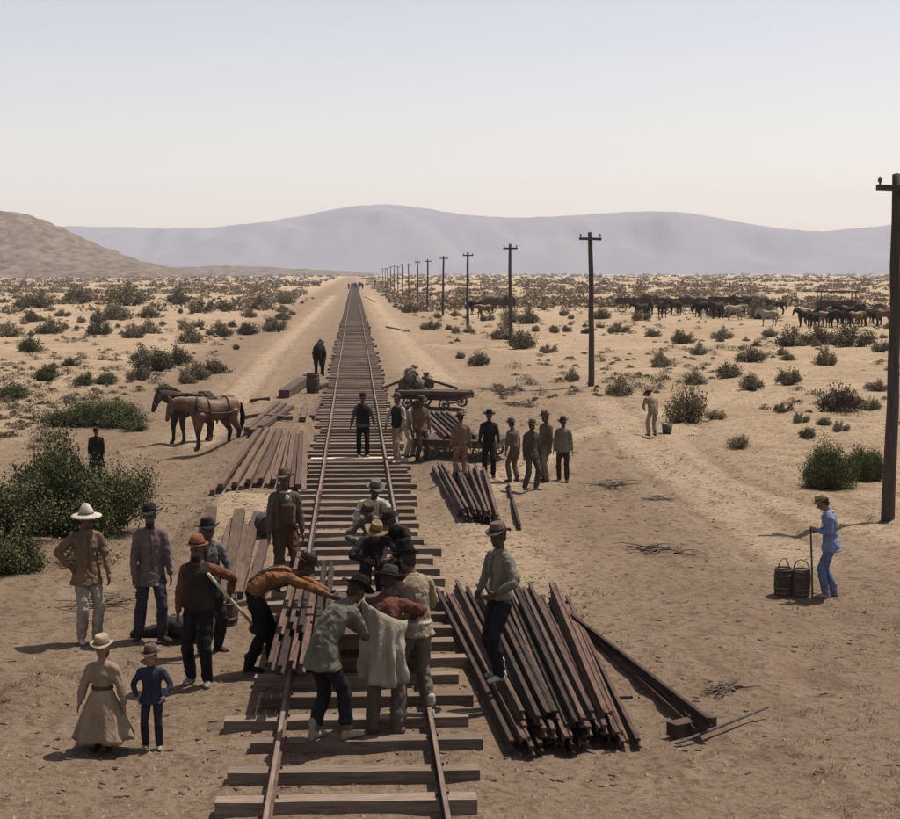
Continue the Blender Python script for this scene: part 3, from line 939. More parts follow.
# bearers under the heap
for i, yy in enumerate((16.4, 20.6)):
    bz = Buf(); bz.box((0, 0, 0), (1.9, .14, .10))
    o = bz.build('wooden_bearer', M_timber); o.location = (2.15, yy, gz(2.15, yy) + .0)
    tag(o, 'wooden bearer under the %s ends of the splayed rail heap' % ('near', 'far')[i], 'timber')
# long single rail with a prop and a lever bar
p, q = gp(709, 741), gp(549, 606)
za = gz(p.x, p.y) + .17
o = loose_rail((p.x, p.y, za), (q.x, q.y, gz(q.x, q.y) + .03), 'single long rail lying apart on the sand with its near end propped up')
p2, q2 = gp(705, 746), gp(562, 618)
loose_rail((p.x - .13, p.y + .12, gz(p.x, p.y) + .05), (q.x + .05, q.y - .1, gz(q.x, q.y) + .02), 'second rail lying under the long propped rail', None, 2)
bz = Buf(); bz.box((0, 0, 0), (.55, .16, .14), Matrix.Rotation(.5, 3, 'Z'))
o = bz.build('wooden_block', M_darkwood); o.location = (p.x - .1, p.y + .35, gz(p.x - .1, p.y + .35) + .08); tag(o, 'dark wooden block propping the end of the long single rail', 'block')
a, c = gp(676, 748), gp(768, 718)
b_ = Buf()
a = Vector((a.x, a.y, gz(a.x, a.y) + .03)); c = Vector((c.x, c.y, gz(c.x, c.y) + .12))
d = (c - a)
b_.tube([a, a + d * .12, a + d * .5, c], [(.03, .008), .017, .017, .013], right=(d.cross(Vector((0, 0, 1)))), seg=8, cap=.2)
o = b_.build('lever_bar', M_pole, None, True); tag(o, 'slim lever bar lying across the end of the long single rail', 'bar')

# heap C: rails right of the track further back
a0, a1 = gp(458, 528), gp(517, 537)
c0, c1 = gp(431, 477), gp(490, 483)
heap([9, 7], (a0.x, a1.x - .25, (a0.y, a1.y)), (c0.x, c1.x, (c0.y, c1.y)), 'rusty rail in the smaller heap nearer the cart', 'rails of the smaller heap')
p, q = gp(517, 537), gp(508, 492)
loose_rail((p.x + .05, p.y, gz(p.x, p.y) + .02), (q.x, q.y, gz(q.x, q.y) + .02), 'lone rail just right of the smaller rail heap')

# timbers left of the track
def timber_mesh(L, w, h, seed):
    r2 = random.Random(seed); bb = Buf(); vs = []; fs = []; n = 8
    for i in range(n + 1):
        y = L * i / n; e = [r2.uniform(-.01, .01) for _ in range(4)]
        vs += [(-w / 2 + e[0], y, 0), (w / 2 + e[1], y, 0), (w / 2 + e[1], y, h + e[2] * .4), (-w / 2 + e[0], y, h + e[3] * .4)]
    for i in range(n):
        for j in range(4):
            a = i * 4 + j; c = i * 4 + (j + 1) % 4
            fs.append((a, c, c + 4, a + 4))
    fs += [(3, 2, 1, 0), tuple(n * 4 + j for j in range(4))]
    bb.add(vs, fs)
    o = bb.build('timber', M_timber); me = o.data; bpy.data.objects.remove(o)
    return me
def timber(a, c, w, h, label, group=None, name='timber', seed=0, mat=None, lift=True):
    a = Vector(a); c = Vector(c)
    if lift:
        dz = max(gz(*(a.lerp(c, f))[:2]) - a.lerp(c, f).z for f in [k / 16 for k in range(17)])
        if dz > -.01: a = a + Vector((0, 0, dz - .03)); c = c + Vector((0, 0, dz - .03))
    me = timber_mesh((c - a).length, w, h, seed)
    if mat: me.materials.clear(); me.materials.append(mat)
    o = bpy.data.objects.new(name, me); COL.objects.link(o)
    place_bar(o, a, c); tag(o, label, 'timber', group)
    return o
def rest(px, py, dz):
    p = on_ground(px, py); return Vector((p.x, p.y, gz(p.x, p.y) + dz))
# fan of long timbers over the further bank
NF = 15
for i in range(NF):
    u = i / (NF - 1)
    a = gp(212 + 92 * u ** .9, 497 - 6 * math.sin(u * 3.1))
    cx = -2.55 + 1.25 * u; cy = 39.0 + rr.uniform(-.3, .3)
    a = Vector((a.x, a.y, gz(a.x, a.y) + .02)); c = Vector((cx, cy, gz(cx, cy) + .06))
    lift = 0.09 if i % 2 else 0
    timber(a + Vector((0, 0, lift)), c + Vector((0, 0, lift)), .105, .10, 'long squared timber in the fan on the pale bank', 'timbers of the leaning fan', seed=i)
for i, (ax, ay, cx, cy) in enumerate([(217, 592, 236, 519), (226, 602, 240, 517), (238, 600, 243, 522), (209, 560, 228, 519)]):
    a = rest(ax, ay, .015 + .05 * (i % 2)); c = rest(cx, cy, .03 + .05 * (i % 2))
    if c.y < a.y + 2.5: c = Vector((a.x - .05, 25.3, gz(a.x - .05, 25.3) + .05))
    timber(a, c, .18, .1, 'plank sloping down the near bank behind the man with the shovel', 'planks at the left of the near bank', seed=20 + i)
for i, (x0, x1) in enumerate([(-1.52, -1.46), (-1.70, -1.66)]):
    a = Vector((x0, 21.9, gz(x0, 21.9) + .02)); c = Vector((x1, 25.2, gz(x1, 25.2) + .05))
    timber(a, c, .14, .1, 'plank on the near bank beside the man in brown overalls', 'planks at the right of the near bank', seed=30 + i)
for i, (ax, ay, cx, cy) in enumerate([(247, 436, 278, 408), (252, 438, 284, 410), (260, 436, 292, 414), (244, 420, 276, 416), (262, 419, 290, 422), (303, 422, 306, 408), (312, 420, 320, 402)]):
    timber(rest(ax, ay, .03), rest(cx, cy, .06), .16, .12, 'loose grey plank in the scatter beyond the timber fan', 'planks scattered beyond the timber fan', seed=40 + i)
for i, (ax, ay, cx, cy, w) in enumerate([(284, 398, 303, 386, .4), (291, 395, 308, 383, .3), (318, 390, 326, 388, .26), (250, 402, 270, 401, .16)]):
    a = rest(ax, ay, .0); c = rest(cx, cy, .05)
    timber(a, c, w, w * .8, ['dark heavy log at the left of the log pile before the black horse', 'dark log behind the heavy log before the black horse', 'short dark log right of the log pile by the ties', 'thin dark pole left of the log pile'][i], seed=60 + i, mat=M_darkwood, name='log')
p = on_ground(312, 392)

# kegs
def keg(loc, h, r, label, group=None, handle=False, lying=None, name='keg'):
    t = empty(name, loc)
    tag(t, label, 'keg', group)
    b = Buf(); n = 16
    prof = [(0, 0.02), (r * .82, .02), (r * .84, 0), (r * .88, 0)] + [(r * (.88 + .12 * math.sin(math.pi * f)), h * f) for f in (.15, .3, .5, .7, .85)] + [(r * .88, h), (r * .84, h), (r * .82, h - .02), (0, h - .02)]
    b.lathe(prof, 22, fn=lambda v, rr_, z, a: (v.x * (1 - .02 * (int(a / 6.2832 * 22) % 2)), v.y * (1 - .02 * (int(a / 6.2832 * 22) % 2)), v.z))
    b.build('staves', M_darkwood, t)
    for f in (.08, .27, .73, .92):
        b = Buf(); rb = r * (.88 + .12 * math.sin(math.pi * f)) + .004
        b.lathe([(rb - .012, h * f - .014), (rb, h * f - .014), (rb, h * f + .014), (rb - .012, h * f + .014), (rb - .012, h * f - .014)], 22)
        b.build('hoop', M_iron, t, True)
    if handle:
        b = Buf(); pts = [(math.cos(a) * r * .86, 0, h - .03 + math.sin(a) * .17) for a in [math.pi * k / 10 for k in range(11)]]
        b.tube(pts, [.009] * 11, seg=6); b.build('handle', M_iron, t, True)
    if lying is not None:
        t.rotation_euler = (math.pi / 2, 0, lying)
    return t
p = on_ground(783, 594); keg((p.x, p.y, gz(p.x, p.y) - .01), .40, .138, 'dark wooden keg with raised handle, left of the pair', 'pair of kegs on the sand', True).rotation_euler = (0, 0, .6)
p = on_ground(801, 596); keg((p.x, p.y, gz(p.x, p.y) - .01), .40, .138, 'dark wooden keg with raised handle, the one nearer the person in blue', 'pair of kegs on the sand', True).rotation_euler = (0, 0, -.5)
p = on_ground(224, 625); keg((p.x, p.y, gz(p.x, p.y) - .01), .44, .2, 'brown hooped keg standing behind the man with the shovel')
p = on_ground(264, 520); keg((p.x, p.y - .1, gz(p.x, p.y) + .15), .42, .165, 'brown keg lying on its side on top of the near bank', lying=.25)
p = on_ground(313, 393); keg((p.x, p.y, gz(p.x, p.y) - .01), .8, .27, 'stout barrel beside the logs in front of the black horse', name='barrel')
p = on_ground(667, 434)
t = empty('bucket', (p.x, p.y, gz(p.x, p.y))); tag(t, 'small black bucket on the ground by the pale distant figure', 'bucket')
b = Buf(); b.lathe([(0, 0), (.13, 0), (.17, .32), (.155, .32), (.12, .02), (0, .02)], 18); b.build('shell', M_iron, t, True)
b = Buf(); b.tube([(math.cos(a) * .165, 0, .31 + math.sin(a) * .06) for a in [math.pi * k / 8 for k in range(9)]], [.008] * 9, seg=6); b.build('handle', M_iron, t, True)

# push carts
def wheel(parent, x, y, r, th=.07):
    w = Buf()
    rot = Matrix.Rotation(math.pi / 2, 3, 'Y')
    w.lathe([(r - .035, -th / 2), (r, -th / 2), (r, th / 2), (r + .018, th / 2), (r + .018, th / 2 + .018), (r - .035, th / 2 + .018), (r - .035, -th / 2)], 22, (x, y, r), rot)
    o = w.build('wheel', M_iron, parent, True)
    s = Buf()
    for k in range(8):
        a = k * math.pi / 4
        s.tube([(x, y, r), (x, y + math.cos(a) * (r - .02), r + math.sin(a) * (r - .02))], [.018, .013], seg=6, cap=0)
    s.lathe([(0, -th * .7), (.05, -th * .7), (.05, th * .7), (0, th * .7)], 12, (x, y, r), rot)
    s.build('spokes', M_iron, o)

def lorry(loc, rz, label, L=2.3, W=1.7, r=.24, deck=.12, base=0.0):
    t = empty('push_cart', loc, rz); tag(t, label, 'cart')
    for sx in (-1, 1):
        for sy in (-1, 1): wheel(t, sx * GAUGE, sy * L * .3, r)
        b = Buf(); b.box((sx * (W / 2 - .09), 0, 2 * r + .02), (.14, L, .14)); b.build('side_beam', M_darkwood, t)
    for sy in (-1, 1):
        b = Buf(); b.tube([(-GAUGE - .05, sy * L * .3, r), (GAUGE + .05, sy * L * .3, r)], [.03, .03], seg=8, cap=0); b.build('axle', M_iron, t)
        b = Buf(); b.box((0, sy * (L / 2 - .08), 2 * r + .02), (W - .33, .13, .13)); b.build('cross_beam', M_darkwood, t)
    n = 8
    for k in range(n):
        b = Buf(); b.box((0, -L / 2 + L * (k + .5) / n, 2 * r + .112), (W + random.uniform(-.03, .03), L / n - .012, .04)); b.build('plank', M_darkwood, t)
    return t
RT = TIE_TOP + .002 + .102
lorry((0, 18.05, RT - .002), 0, 'low rail cart on the track in the middle of the crowd of workers', L=2.3, r=.13)
DECK = RT + .26 + .135
for i, (x0, x1, y0, z) in enumerate([(-.90, -.84, 15.45, 0), (-.79, -.74, 15.3, 0), (-.68, -.64, 15.5, 0), (-.57, -.54, 15.35, 0), (-.46, -.44, 16.5, 0), (-.35, -.34, 16.4, 0), (-.85, -.79, 16.6, .106), (-.73, -.69, 16.8, .106), (-.62, -.59, 16.65, .106)]):
    zz = DECK - .0 + z
    loose_rail((x0, y0, zz - .03), (x1, y0 + 4.2, zz + .03), 'rusty rail on the rail cart jutting towards the camera', 'rails on the rail cart', 0)
pc = on_ground(452, 478)
cart2 = lorry((2.75, 37.6, gz(2.75, 37.6) + .0), R(68), 'flat cart standing off the track with rails loaded on it', L=2.1, W=1.65, r=.19)
zc = gz(2.75, 37.6) + .38 + .135
for i in range(6):
    x = 2.0 + .15 * i
    loose_rail((x + .25, 37.0, zc), (x - .15, 42.6, zc + .12), 'rusty rail loaded on the flat cart standing off the track', 'rails on the cart off the track', i % 2)
cart3 = lorry((2.75, 51.5, gz(2.75, 51.5)), R(62), 'further flat cart heaped with timbers right of the track', L=2.3, W=1.6, r=.19)
zc = gz(2.75, 51.5) + .38 + .135
for i in range(6):
    a = Vector((1.5 + rr.uniform(-.1, .1), 51.3 + .2 * i - .5, zc + .002 + .0)); c = Vector((3.9 + rr.uniform(-.2, .3), 50.2 + .2 * i, zc + .002))
    timber(a, c, .16, .13, 'squared timber lying on the further cart', 'timbers on the further cart', seed=80 + i, mat=M_darkwood)
def sack(loc, r, label, seed):
    r2 = random.Random(seed); b = Buf(); L = Vector(loc)
    tilt = Vector((r2.uniform(-.5, .5), r2.uniform(-.3, .3), 1)).normalized()
    b.tube([L - tilt * r[2] * .8, L - tilt * r[2] * .3, L + tilt * r[2] * .3, L + tilt * r[2] * .75, L + tilt * r[2] * 1.0], [(r[0] * .75, r[1] * .7), (r[0], r[1]), (r[0] * .9, r[1] * .85), (r[0] * .4, r[1] * .35), (r[0] * .6, r[1] * .3)], right=(1, r2.uniform(-.5, .5), 0))
    for k in range(3): b.ball(L + Vector((r2.uniform(-.7, .7) * r[0], r2.uniform(-.5, .5) * r[1], r2.uniform(-.6, .3) * r[2])), [v * .55 for v in r])
    o = organic(b, 'sack', M_sack, None, .03, 1, .16, .16); tag(o, label, 'sack', 'sacks heaped on the further cart')
for i, (x, y, z, q) in enumerate([(1.75, 51.7, .33, .24), (2.20, 51.6, .36, .22), (1.95, 51.5, .68, .22), (2.55, 51.7, .42, .2)]):
    sack((x, y, zc + z - .02), (q, q * .9, q * 1.35), ['dark sack low at the left of the further cart load', 'dark sack low in the middle of the further cart load', 'dark sack topping the left of the further cart load', 'dark sack at the right of the further cart load'][i], i)
for i, (a, c) in enumerate([((.95, 51.30, .14), (2.2, 51.45, .62)), ((2.3, 51.40, .50), (3.5, 51.1, .14))]):
    timber((a[0], a[1], zc + a[2]), (c[0], c[1], zc + c[2]), .08, .08, ['pole slanting up leftmost on the further cart load', 'pole slanting down to the right on the further cart load'][i], seed=90 + i, mat=M_darkwood, name='pole')
# loose boards by the line
for i, (ax, ay, cx, cy) in enumerate([(386, 327, 409, 332), (365, 297, 375, 302)]):
    timber(rest(ax, ay, .01), rest(cx, cy, .01), .15, .08, ['dark board lying far off right of the track', 'short dark board near the vanishing point of the track', 'thin board half buried by the standing men', 'pole half buried behind the carts'][i], seed=100 + i, mat=M_darkwood)
# heap of dark cloth and harness by the men at left
b = Buf(); r2 = random.Random(3)
p = on_ground(190, 636)
for k in range(9): b.ball((p.x + r2.uniform(-.3, .3), p.y + r2.uniform(-.2, .3), gz(p.x, p.y) + .08 + r2.uniform(0, .12)), (r2.uniform(.1, .22), r2.uniform(.1, .2), r2.uniform(.08, .14)))
b.tube([(p.x - .75, p.y - .05, gz(p.x - .7, p.y) + .05), (p.x - .3, p.y, gz(p.x, p.y) + .1), (p.x + .3, p.y, gz(p.x, p.y) + .1)], [.06, .1, .08])
o = organic(b, 'cloth_heap', cloth((0.045, 0.035, 0.035)), None, .025, 1, .03, .12); tag(o, 'dark heap of clothing on the ground behind the man in the rust shirt', 'cloth')
# dead brush on the sand
def dead_brush(px, py, size, label, seed):
    r2 = random.Random(seed); p = on_ground(px, py); b = Buf()
    for k in range(26):
        a = r2.gauss(.4, .8) + (math.pi if r2.random() < .35 else 0); L = size * r2.uniform(.3, 1)
        ox, oy = p.x + r2.gauss(0, .2) * size, p.y + r2.gauss(0, .25) * size
        pts = []
        for j in range(5):
            f = j / 4; x = ox + math.cos(a + .5 * f * r2.uniform(-1, 1)) * L * f; y = oy + math.sin(a) * L * f
            pts.append((x, y, gz(x, y) + .012 + .10 * size * math.sin(f * 2.6) * r2.uniform(.2, 1)))
        b.tube(pts, [.014, .012, .010, .007, .004], seg=4, cap=0)
    o = b.build('dead_brush', M_stem, None, True); tag(o, label, 'brush')
dead_brush(655, 552, .75, 'tangle of dead brush lying alone on the open sand', 8)
dead_brush(500, 392, 1.2, 'dead brush behind the flat cart, left of the dry slope', 9)
dead_brush(512, 405, 1.0, 'small dead brush just beyond the standing men', 10)
dead_brush(655, 500, .5, 'bits of dead brush on the sand beyond the lone tangle', 11)
dead_brush(725, 690, .35, 'dead twigs on the sand above the lever bar', 12)
dead_brush(610, 488, .8, 'dead twigs right of the standing men', 13)
dead_brush(90, 606, .7, 'dead twigs at the foot of the green thicket behind the pale-hatted man', 14)
bake()

# ------------------------------------------------------------------ people
def ik(a, b, l1, l2, hint):
    d = b - a
    L = max(min(d.length, (l1 + l2) * .998), abs(l1 - l2) * 1.05); dn = d.normalized(); b = a + dn * L
    x = (l1 * l1 - l2 * l2 + L * L) / (2 * L); h = math.sqrt(max(l1 * l1 - x * x, 0))
    p = Vector(hint); p = p - dn * p.dot(dn)
    p = p.normalized() if p.length > 1e-4 else dn.orthogonal().normalized()
    return a + dn * x + p * h, b

SKIN = surf('skin', (0.055, 0.031, 0.021), (0.088, 0.050, 0.034), scale=12, rough=.6, bump=.1, rnd=.2, spec=.3)
SKIN2 = surf('skin_light', (0.17, 0.10, 0.068), (0.23, 0.14, 0.097), scale=12, rough=.6, bump=.1, rnd=.1, spec=.3)
HAIR = surf('hair', (0.012, 0.009, 0.007), (0.03, 0.02, 0.015), scale=30, rough=.7, rnd=.1)
TORSO = [(-.13, .110, .082), (0, .152, .108), (.2, .142, .100), (.4, .138, .096), (.62, .152, .108), (.82, .156, .104), (.95, .108, .078), (1.06, .060, .060)]

def hat_part(kind, c, t, Mh, S):
    """Mh: head frame (4x4) with z up through the crown"""
    K = {'slouch': (.096, .118, .160, .010, .10), 'wide': (.096, .112, .182, .006, .085), 'bowler': (.100, .12, .145, .008, .0), 'tall': (.098, .165, .145, .010, .08),
         'straw': (.098, .125, .19, -.02, .03), 'low': (.096, .10, .150, .002, .06), 'cone': (.098, .14, .205, -.022, .0)}[kind]
    rc, hc, rb, zb, pinch = K
    top = {'bowler': .55, 'cone': .35, 'straw': .62}.get(kind, .80)
    prof = [(0, hc - pinch * .3), (rc * top * .6, hc - pinch * .12), (rc * top, hc * .97), (rc * (top * .5 + .5), hc * .72), (rc, hc * .3), (rc * 1.02, .01), (rc * 1.1, .0), ((rb + rc) / 2, zb * .4), (rb, zb),
            (rb, zb - .008), ((rb + rc) / 2, zb * .4 - .009), (rc * 1.08, -.010), (rc * .96, 0), (rc * .95, hc * .3), (rc * top * .9, hc * .86), (0, hc * .84)]
    ph = random.uniform(0, 6.28); am = random.uniform(.012, .030) * (kind not in ('bowler', 'cone'))
    def fn(v, r, z, a):
        k = max(0, (r - rc * 1.1) / (rb - rc * 1.1))
        return (v.x * .93, v.y * 1.06, v.z + k * (am * math.cos(2 * a) + am * .6 * math.sin(3 * a + ph)))
    b = Buf(); b.lathe(prof, 28, fn=fn)
    b.v = [tuple(Mh @ (Vector(v) * S)) for v in b.v]
    o = b.build('hat', cloth(c, .7), t, True)
    b = Buf(); b.lathe([(rc * 1.0, .008), (rc * 1.045, .008), (rc * 1.03, .035), (rc * .99, .035)], 28, fn=lambda v, r, z, a: (v.x * .93, v.y * 1.06, v.z))
    b.v = [tuple(Mh @ (Vector(v) * S)) for v in b.v]
    b.build('hat_band', cloth([x * .45 for x in c]), o, True)
    return o

def person(pos, label, h=1.70, th=180, lean=0, side=0, crouch=0, feet=((-.11, .05, 0), (.11, -.03, 0)), hands=((-.27, .06, .80), (.27, .06, .80)),
           elbows=((-1, -.6, 0), (1, -.6, 0)), head=(8, 0), shirt=(.2, .15, .1), trousers=(.05, .05, .055), hat=('slouch', (.05, .04, .035)), boots=(.06, .045, .035),
           skin=None, vox=.011, coat=0.0, extras=(), curl=.5, z=None, build=1.0, rolled=False, group=None, toe=(12, -12), legw=1.0, hair=True, legging=None, hs=1.0):
    x, y = pos[0], pos[1]
    zz = gz(x, y) if z is None else z
    t = empty('person', (x, y, zz), R(th))
    tag(t, label, 'person', group)
    S = h / 1.75
    skin = skin or SKIN
    up = Vector((0, 0, 1)); rt_ = Vector((1, 0, 0)); fw = Vector((0, 1, 0))
    la = R(lean); sa = R(side)
    P = Vector((0, -.16 * math.sin(la), .935 - crouch))
    sdir = Vector((math.sin(sa), math.sin(la) * math.cos(sa), math.cos(la) * math.cos(sa))).normalized()
    ctrl = P + (up * .6 + sdir * .4).normalized() * .26
    N = P + sdir * .52
    def spine(f):
        if f <= 0: return P + (ctrl - P).normalized() * f * .52
        if f >= 1: return N + (N - ctrl).normalized() * (f - 1) * .52
        return P * (1 - f) ** 2 + ctrl * 2 * f * (1 - f) + N * f * f
    def spine_t(f):
        return (spine(min(f + .04, 1.2)) - spine(max(f - .04, -.2))).normalized()
    def torso_pt(f, phi, off):
        for (f0, a0, b0), (f1, a1, b1) in zip(TORSO[:-1], TORSO[1:]):
            if f0 <= f <= f1: break
        k = (f - f0) / (f1 - f0); ra = (a0 + (a1 - a0) * k) * build; rb = (b0 + (b1 - b0) * k) * build
        tt = spine_t(f); u = (rt_ - tt * rt_.dot(tt)).normalized(); w = tt.cross(u)
        return spine(f) + u * math.cos(phi) * (ra + off) + w * math.sin(phi) * (rb + off)
    def torso(buf, off, f0=-.13, f1=1.06, flare=0.0, zs=1.0):
        pts = []; rad = []
        for (f, a, b_) in TORSO:
            if f < f0 - 1e-6 or f > f1 + 1e-6: continue
            pts.append(spine(f)); rad.append(((a * build + off), (b_ * build + off)))
        buf.tube(pts, rad, right=rt_, seg=20, cap=.4)
    sh = []
    st = spine_t(.9)
    u_s = (rt_ - st * rt_.dot(st)).normalized()
    for s in (-1, 1): sh.append(spine(.90) + u_s * s * .166 * build)
    hip = [P + rt_ * s * .088 * build - up * .035 for s in (-1, 1)]
    ank = []; knee = []
    for i in (0, 1):
        f = Vector(feet[i]); a = Vector((f.x, f.y, f.z + .085))
        k, a2 = ik(hip[i], a, .435, .425, (0.12 * (-1, 1)[i], 1, 0))
        ank.append(a2); knee.append(k)
    elb = []; wri = []
    for i in (0, 1):
        e, w = ik(sh[i], Vector(hands[i]), .29, .255, elbows[i]); elb.append(e); wri.append(w)
    hp, hy = R(head[0]), R(head[1])
    Rh = Matrix.Rotation(hy, 3, 'Z') @ Matrix.Rotation(-hp, 3, 'X')
    Rm = Rh * hs
    nd = (spine_t(1.0) * .5 + Rh @ Vector((0, .15, 1)) * .5).normalized()
    HC = N + nd * .095 + Rm @ Vector((0, .018, .092))
    def sc(buf):
        buf.v = [tuple(Vector(v) * S) for v in buf.v]; return buf
    # --- the body: one surface with head, face, arms and five-fingered hands
    b = Buf()
    torso(b, -.012)
    b.tube([spine(.93), N + nd * .05, HC - Rm @ Vector((0, .01, .05))], [.062, .056, .056], right=rt_)
    b.ball(HC + Rm @ Vector((0, -.012, .022)), (.074, .092, .092), Rm)
    b.ball(HC + Rm @ Vector((0, .026, -.045)), (.056, .064, .066), Rm)
    b.ball(HC + Rm @ Vector((0, .066, -.088)), (.026, .022, .022), Rm)
    b.tube([HC + Rm @ Vector((0, .088, .012)), HC + Rm @ Vector((0, .108, -.024)), HC + Rm @ Vector((0, .092, -.034))], [.010, .016, .017], seg=8)
    b.tube([HC + Rm @ Vector((-.042, .070, .026)), HC + Rm @ Vector((0, .086, .024)), HC + Rm @ Vector((.042, .070, .026))], [.011, .012, .011], seg=8)
    b.tube([HC + Rm @ Vector((-.024, .076, -.060)), HC + Rm @ Vector((0, .088, -.058)), HC + Rm @ Vector((.024, .076, -.060))], [.008, .011, .008], seg=8)
    for s in (-1, 1): b.ball(HC + Rm @ Vector((s * .077, -.008, -.008)), (.012, .020, .032), Rm, 8, 6)
    b.tube([sh[0], spine(.93), sh[1]], [.05, .07, .05], seg=12)
    for i in (0, 1):
        b.tube([sh[i], (sh[i] * .5 + elb[i] * .5), elb[i]], [.056, .047, .040])
        b.tube([elb[i], elb[i] * .6 + wri[i] * .4, wri[i]], [.041, .038, .026])
        b.tube([hip[i], hip[i] * .5 + knee[i] * .5, knee[i]], [.085, .074, .056])
        b.tube([knee[i], knee[i] * .6 + ank[i] * .4, ank[i]], [.056, .054, .038])
        # hand
        d = (wri[i] - elb[i]).normalized()
        s = (-1, 1)[i]
        inw = Vector((-s, 0, 0)); inw = inw - d * inw.dot(d)
        inw = inw.normalized() if inw.length > .2 else (up - d * up.dot(d)).normalized()
        wid = d.cross(inw).normalized()
        if wid.dot(fw) < 0 and abs(wid.dot(fw)) > .1: wid = -wid
        pal = wri[i] + d * .05
        b.tube([wri[i] - d * .01, pal, wri[i] + d * .09], [(.028, .020), (.042, .018), (.042, .014)], right=wid)
        for q, (off, ln) in enumerate(((.033, .066), (.011, .075), (-.011, .070), (-.033, .056))):
            p0 = wri[i] + d * .085 + wid * off
            a1 = curl * .5; a2 = curl * 1.2; a3 = curl * 1.9
            p1 = p0 + (d * math.cos(a1) + inw * math.sin(a1)) * ln * .45
            p2 = p1 + (d * math.cos(a2) + inw * math.sin(a2)) * ln * .33
            p3 = p2 + (d * math.cos(a3) + inw * math.sin(a3)) * ln * .25
            b.tube([p0, p1, p2, p3], [.0105, .0100, .0092, .0082], seg=7)
        p0 = wri[i] + d * .025 + wid * .030 + inw * .006
        p1 = p0 + (d * .6 + wid * .75 + inw * .2).normalized() * .036
        p2 = p1 + (d * .9 + wid * .25 + inw * .35).normalized() * .032
        b.tube([p0, p1, p2], [.013, .0115, .009], seg=7)
        fd = Matrix.Rotation(R(toe[i]), 3, 'Z') @ fw
        b.tube([ank[i] - up * .03 - fd * .02, ank[i] - up * .045 + fd * .11], [.034, .028])
    organic(sc(b), 'body', skin, t, vox * S, 1)
    if vox < .014:
        for s in (-1, 1):
            b = Buf(); b.ball(HC + Rm @ Vector((s * .031, .078, .004)), (.0115, .0095, .009), Rm, 8, 6)
            sc(b).build('eye', M_eye, t, True)
    if hair:
        b = Buf(); b.ball(HC + Rm @ Vector((0, -.026, .026)), (.081, .092, .094), Rm)
        b.ball(HC + Rm @ Vector((0, -.055, -.03)), (.066, .05, .06), Rm)
        organic(sc(b), 'hair', HAIR, t, .013 * S, 1, .012, .03)
    vc = vox * 1.5
    # --- trousers
    b = Buf()
    torso(b, .006, -.13, 0.0)
    for i in (0, 1):
        b.tube([hip[i], hip[i] * .5 + knee[i] * .5, knee[i]], [.096 * legw, .086 * legw, .070 * legw], seg=14)
        low = knee[i] * .18 + ank[i] * .82 if legging else ank[i] + up * -.015
        b.tube([knee[i], knee[i] * .5 + low * .5, low], [.075 * legw, .076 * legw, (.064 if not legging else .07) * legw], seg=14)
    organic(sc(b), 'trousers', cloth(trousers), t, vc * S, 2, .036 * S * (.6 if S < .8 else 1), .075 * S)
    # --- boots
    for i in (0, 1):
        fd = Matrix.Rotation(R(toe[i]), 3, 'Z') @ fw
        rtf = fd.cross(up)
        b = Buf(); a = ank[i]
        b.tube([a - up * .045 - fd * .045, a - up * .045 + fd * .05, a - up * .052 + fd * .13, a - up * .057 + fd * .18], [(.038, .038), (.042, .040), (.046, .030), (.034, .022)], right=rtf)
        b.tube([a - up * .04 - fd * .01, a + up * .06, a + up * .12], [.044, .050, .052])
        b.box(a - up * .074 - fd * .04, (.066, .066, .022), Matrix((rtf, fd, up)).transposed())
        organic(sc(b), 'boot', cloth(boots), t, .012 * S, 1, .006, .05)
        if legging:
            b = Buf(); b.tube([knee[i] * .25 + a * .75, knee[i] * .12 + a * .88, a + up * .03], [.066, .064, .060]); organic(sc(b), 'legging', cloth(legging), t, .012 * S, 1, .014, .05)
    # --- shirt or coat
    b = Buf()
    torso(b, .016, 0.0, 1.06)
    b.tube([sh[0], spine(.93), sh[1]], [.060, .076, .060], seg=14)
    for i in (0, 1):
        b.tube([sh[i], sh[i] * .5 + elb[i] * .5, elb[i]], [.066, .062, .054], seg=14)
        if not rolled:
            end = wri[i] - (wri[i] - elb[i]).normalized() * .02
            b.tube([elb[i], elb[i] * .5 + end * .5, end], [.054, .051, .038], seg=12)
    b.tube([spine(.97), N + nd * .012], [.078, .068], right=rt_)
    if coat:
        bot = P - up * coat - fw * .0
        b.tube([spine(.12), P - up * coat * .5, bot], [(.176 * build, .132 * build), (.206 * build, .152 * build), (.208 * build + coat * .10, .158 * build + coat * .12)], right=rt_, seg=20, cap=0)
    organic(sc(b), 'coat' if coat > .12 else 'shirt', cloth(shirt), t, vc * S, 2, .042 * S * (.6 if S < .8 else 1), .075 * S)
    if vox < .016:
        b = Buf(); cp = []
        for k in range(17):
            an = -math.pi / 2 + .35 + (2 * math.pi - .7) * k / 16 + math.pi
            cp.append(spine(1.0) + (u_s * math.cos(an) * .072 + st.cross(u_s) * math.sin(an) * .070) * 1.0 + spine_t(1.0) * (.018 + .0 * k))
        b.tube(cp, [(.012, .024)] * 17, right=spine_t(1.0).cross(rt_), seg=8)
        organic(sc(b), 'collar', cloth([v * .8 for v in shirt]), t, .009 * S, 1)
        if not any(e[0] in ('vest', 'bib', 'longvest') for e in extras):
            pk = [torso_pt(f, math.pi / 2, .022 + (.012 if f < .75 else 0)) for f in (.05, .2, .4, .6, .8, .93)]
            b = Buf(); b.tube(pk, [(.016, .006)] * 6, right=rt_, seg=8); sc(b).build('placket', cloth([v * .7 for v in shirt]), t, True)
